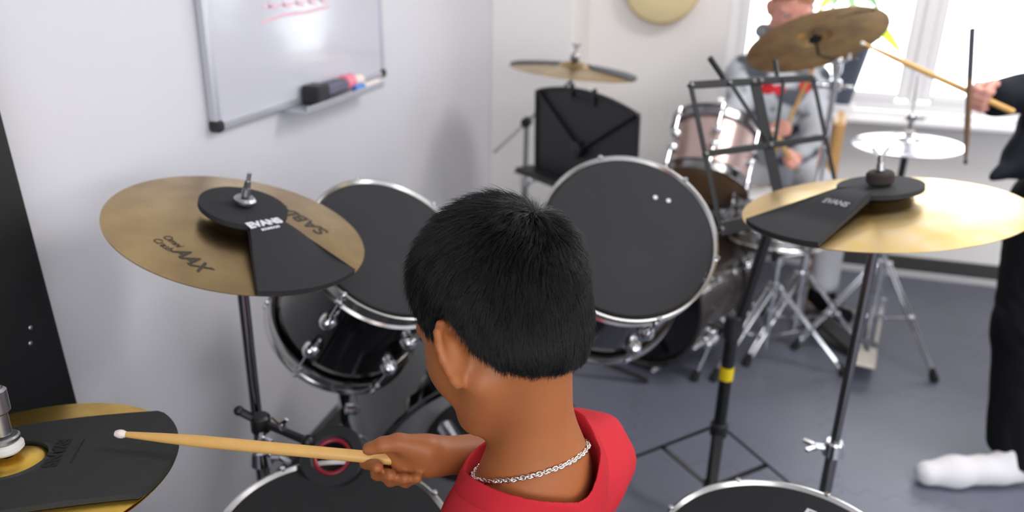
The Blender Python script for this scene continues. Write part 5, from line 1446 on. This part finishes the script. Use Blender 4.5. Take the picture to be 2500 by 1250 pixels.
tk = [cone(tuple(hipK + Vector((-.07, 0, -.02))), tuple(hipK + Vector((.07, 0, -.02))), .115, .115)]
legs = ((hipK + Vector((-.09, -.02, -.02)), Vector((.10, 3.16, .50)), Vector((.06, 3.12, .10)), (-.1, -1, 0)), (hipK + Vector((.09, -.02, -.02)), Vector((.44, 3.14, .50)), at(2012, 700, 3.06), (.55, -.8, 0)))
for h_, k_, a_, d_ in legs:
    tk += [(cone(tuple(h_), tuple(k_), .085, .062), .04), (cone(tuple(k_), tuple(a_ + Vector((0, 0, .02))), .060, .050), .03)]
sdf_part('trousers', uni(tk), (-.12, 2.9, .02), (.65, 3.68, .72), .0075, mat('pale_grey_trousers', rgb(196, 196, 200), .9, noise=.05), kid)
for h_, k_, a_, d_ in legs:
    d = Vector(d_).normalized(); a0 = a_ + Vector((0, 0, -.03)); z0 = a0.z
    shf = uni([cone(tuple(a0 - d * .03 + Vector((0, 0, -.02))), tuple(a0 + d * .13 + Vector((0, 0, -.035))), .038, .032), (ell(tuple(a0), (.042, .042, .05)), .03)])
    sdf_part('shoe', shf, tuple(a0 - Vector((.2, .2, .13))), tuple(a0 + Vector((.2, .2, .1))), .006, M['blackcloth'], kid)
gR = Vector(PR_(.068, .0, -.016)); gL = Vector(PL_(.068, 0, -.016))
dR = (at(1972, 196, 2.86) - gR).normalized(); dL = (at(1908, 352, 2.66) - gL).normalized()
drumstick('pale drumstick pointing up from the seated child\'s raised hand', gR - dR * .09, gR + dR * .30)
drumstick('pale drumstick in the seated child\'s lower hand over the snare', gL - dL * .09, gL + dL * .30)

# ---- the person standing at the right edge
man = thing('person', 'person standing in black clothes and white sock at the right edge, holding two sticks', 'person', (1.0, 2.25, 0))
wM = at(2428, 226, 2.10); hM_, PM = fist(wM, at(2352, 236, 2.07) - wM, Vector((.25, -.25, 1)), 1.02)
eM = at(2660, 196, 2.18); shM = at(2800, -110, 2.24); shM2 = shM + Vector((.10, .34, 0))
neckM = (shM + shM2) / 2 + Vector((-.02, 0, .07)); headO = neckM + Vector((-.05, -.01, .17)); MHM = headM(headO, Vector((-.9, .1, -.35)))
pel = Vector((1.03, 2.42, .90)); kneeM = at(2499, 800, 2.24); ankM = at(2462, 1118, 2.265)
hipM = at(2575, 500, 2.26); hip2 = pel + Vector((.02, .10, -.02)); knee2 = Vector((1.14, 2.60, .48)); ank2 = Vector((1.22, 2.62, .09))
eM2 = shM2 + Vector((-.06, .06, -.30)); wM2 = eM2 + Vector((-.20, -.05, -.10)); h2_, _ = fist(wM2, (-1, -.2, -.2), (0, -.2, 1), 1.0)
chM = (shM + shM2) / 2 + Vector((.0, 0, -.16))
torM = uni([cone(tuple(pel), tuple(chM), .135, .15), (cone(tuple(shM), tuple(shM2), .06, .06), .07), (cone(tuple(chM), tuple(neckM), .11, .055), .06)])
skinM = uni([xform(head_sdf(1.12), MHM), (cone(tuple(neckM), tuple(headO + Vector((.01, 0, -.05))), .058, .055), .03), (torM, .03),
             (cone(tuple(shM), tuple(eM), .046, .038), .03), (cone(tuple(eM), tuple(wM), .036, .027), .02), (cone(tuple(shM2), tuple(eM2), .046, .038), .03), (cone(tuple(eM2), tuple(wM2), .036, .027), .02),
             (cone(tuple(hipM), tuple(kneeM), .08, .055), .03), (cone(tuple(kneeM), tuple(ankM), .052, .036), .02), (cone(tuple(hip2), tuple(knee2), .08, .055), .03), (cone(tuple(knee2), tuple(ank2), .052, .036), .02)] + hM_ + h2_)
sdf_part('body', skinM, (.45, 2.0, .04), (1.50, 3.0, 1.86), .0055, M['skinpale'], man)
fz2 = lambda P: .005 * np.sin(P @ np.array([26., 14., 30.])) * np.sin(P @ np.array([-18., 22., 26.]))
flap0, flap1 = at(2575, 270, 2.14), at(2490, 395, 2.14); ftip = at(2424, 434, 2.12)
cuff = at(2434, 240, 2.10)
jk = uni([grow(torM, .022), (cone(tuple(shM), tuple(eM), .075, .068), .05), (cone(tuple(eM), tuple(cuff), .066, .050), .03), (cone(tuple(shM2), tuple(eM2), .072, .064), .05), (cone(tuple(eM2), tuple(eM2.lerp(wM2, .85)), .062, .048), .03)])
jk2 = both(lambda P: jk(P) + fz2(P), lambda P: .895 - P[:, 2], .02)
sdf_part('jacket', jk2, (.55, 2.0, .70), (1.50, 3.0, 1.75), .008, M['navycloth'], man)
fd = (flap1 - flap0).normalized(); fs_ = Vector((.3, .95, 0)); fs_ = (fs_ - fd * fs_.dot(fd)).normalized()
fl = uni([cone(tuple(flap0), tuple(flap1), .075, .045), (cone(tuple(flap1), tuple(ftip), .042, .007), .02)])
sdf_part('jacket_front', lambda P: fl(P) + fz2(P), tuple(flap1 - Vector((.15, .15, .12))), tuple(flap0 + Vector((.18, .18, .12))), .006, M['navycloth'], man)
shc = at(2556, 398, 2.12)
sdf_part('shirt', both(grow(torM, .030), lambda P: np.abs(P[:, 2] - .90) - .055, .012), (.75, 2.1, .78), (1.40, 2.75, 1.02), .007, M['whitecloth'], man)
tm = [cone(tuple(pel + Vector((0, -.06, .0))), tuple(pel + Vector((0, .07, .0))), .14, .14)]
tm += [(cone(tuple(hipM), tuple(kneeM), .118, .078), .05), (cone(tuple(kneeM), tuple(ankM + Vector((.016, 0, -.045))), .076, .066), .03), (cone(tuple(hip2), tuple(knee2), .115, .08), .05), (cone(tuple(knee2), tuple(ank2), .076, .056), .03)]
wr = lambda P: .003 * np.sin(P[:, 2] * 46 + 9 * np.sin(P[:, 0] * 17 + P[:, 2] * 9)) * np.sin(P[:, 1] * 40 + P[:, 2] * 13) * np.clip((.75 - P[:, 2]) / .5, 0, 1)
tmf = uni(tm); lowcut = lambda P: (.062 - P[:, 2] - .30 * (P[:, 0] - .90))
sdf_part('trousers', both(lambda P: tmf(P) + wr(P), lowcut, .01), (.62, 2.05, .03), (1.45, 2.85, 1.10), .0065, M['blackcloth'], man)
toe, heel = at(2262, 1165, 2.245), at(2478, 1170, 2.262); toe.z = .034; heel.z = .036
ball = toe.lerp(heel, .30); ball.z = .038; inst = toe.lerp(heel, .60); inst.z = .044
sk_ = uni([cone(tuple(toe), tuple(ball), .034, .038), (cone(tuple(ball), tuple(inst), .037, .036), .04), (cone(tuple(inst), tuple(heel), .035, .031), .03), (cone(tuple(inst.lerp(heel, .50)), tuple(ankM + Vector((.008, 0, .05))), .034, .036), .03)])
sdf_part('sock', both(sk_, lambda P: .002 - P[:, 2], .004), (.58, 2.0, -.01), (1.08, 2.4, .25), .005, M['whitecloth'], man)
t2 = ank2 + Vector((-.20, -.03, 0)); t2.z = .032; h2p = ank2 + Vector((.04, 0, 0)); h2p.z = .036
sdf_part('sock', both(uni([cone(tuple(t2), tuple(h2p), .034, .038), (cone(tuple(h2p), tuple(ank2 + Vector((0, 0, .05))), .040, .044), .03)]), lambda P: .002 - P[:, 2], .004), (.9, 2.4, -.01), (1.42, 2.8, .25), .006, M['whitecloth'], man)
hm = both(ell((-.008, 0, .03), (.115, .094, .108)), lambda P: -(P[:, 2] - np.interp(P[:, 0], [-.1, -.03, .0, .04, .08, .10], [-.07, -.04, .0, .02, .06, .07])) * .8, .008)
Lm = xform(hm, MHM); sdf_part('hair', Lm, tuple(headO - Vector((.2, .2, .2))), tuple(headO + Vector((.2, .2, .2))), .007, M['hairbase'], man)
for q in (-1, 1):
    c = MHM @ Vector((.085, q * .034, -.016)); eo = part('eye', B().sphere(c, .012, 12), M['eyewhite'], man, True)
gM = Vector(PM(.066, .004, -.016))
dA = (at(2080, 94, 2.16) - gM).normalized()
drumstick('pale wooden drumstick in the standing person\'s fist, pointing to the tilted cymbal', gM - dA * .09, gM + dA * .335, r=.0078)
bot, topp = at(2357, 402, 2.03), at(2374, 70, 2.05)
t = drumstick('dark upright drumstick held across the standing person\'s fist', topp, bot, shaft='darkstick', tipm='blackstick', r=.0072)
b = B().cyl((0, 0, -.001), (0, 0, .135), .0076, seg=20, bev=.002); part('sleeve', b, M['blackstick'], t, label='black upper half of the stick')
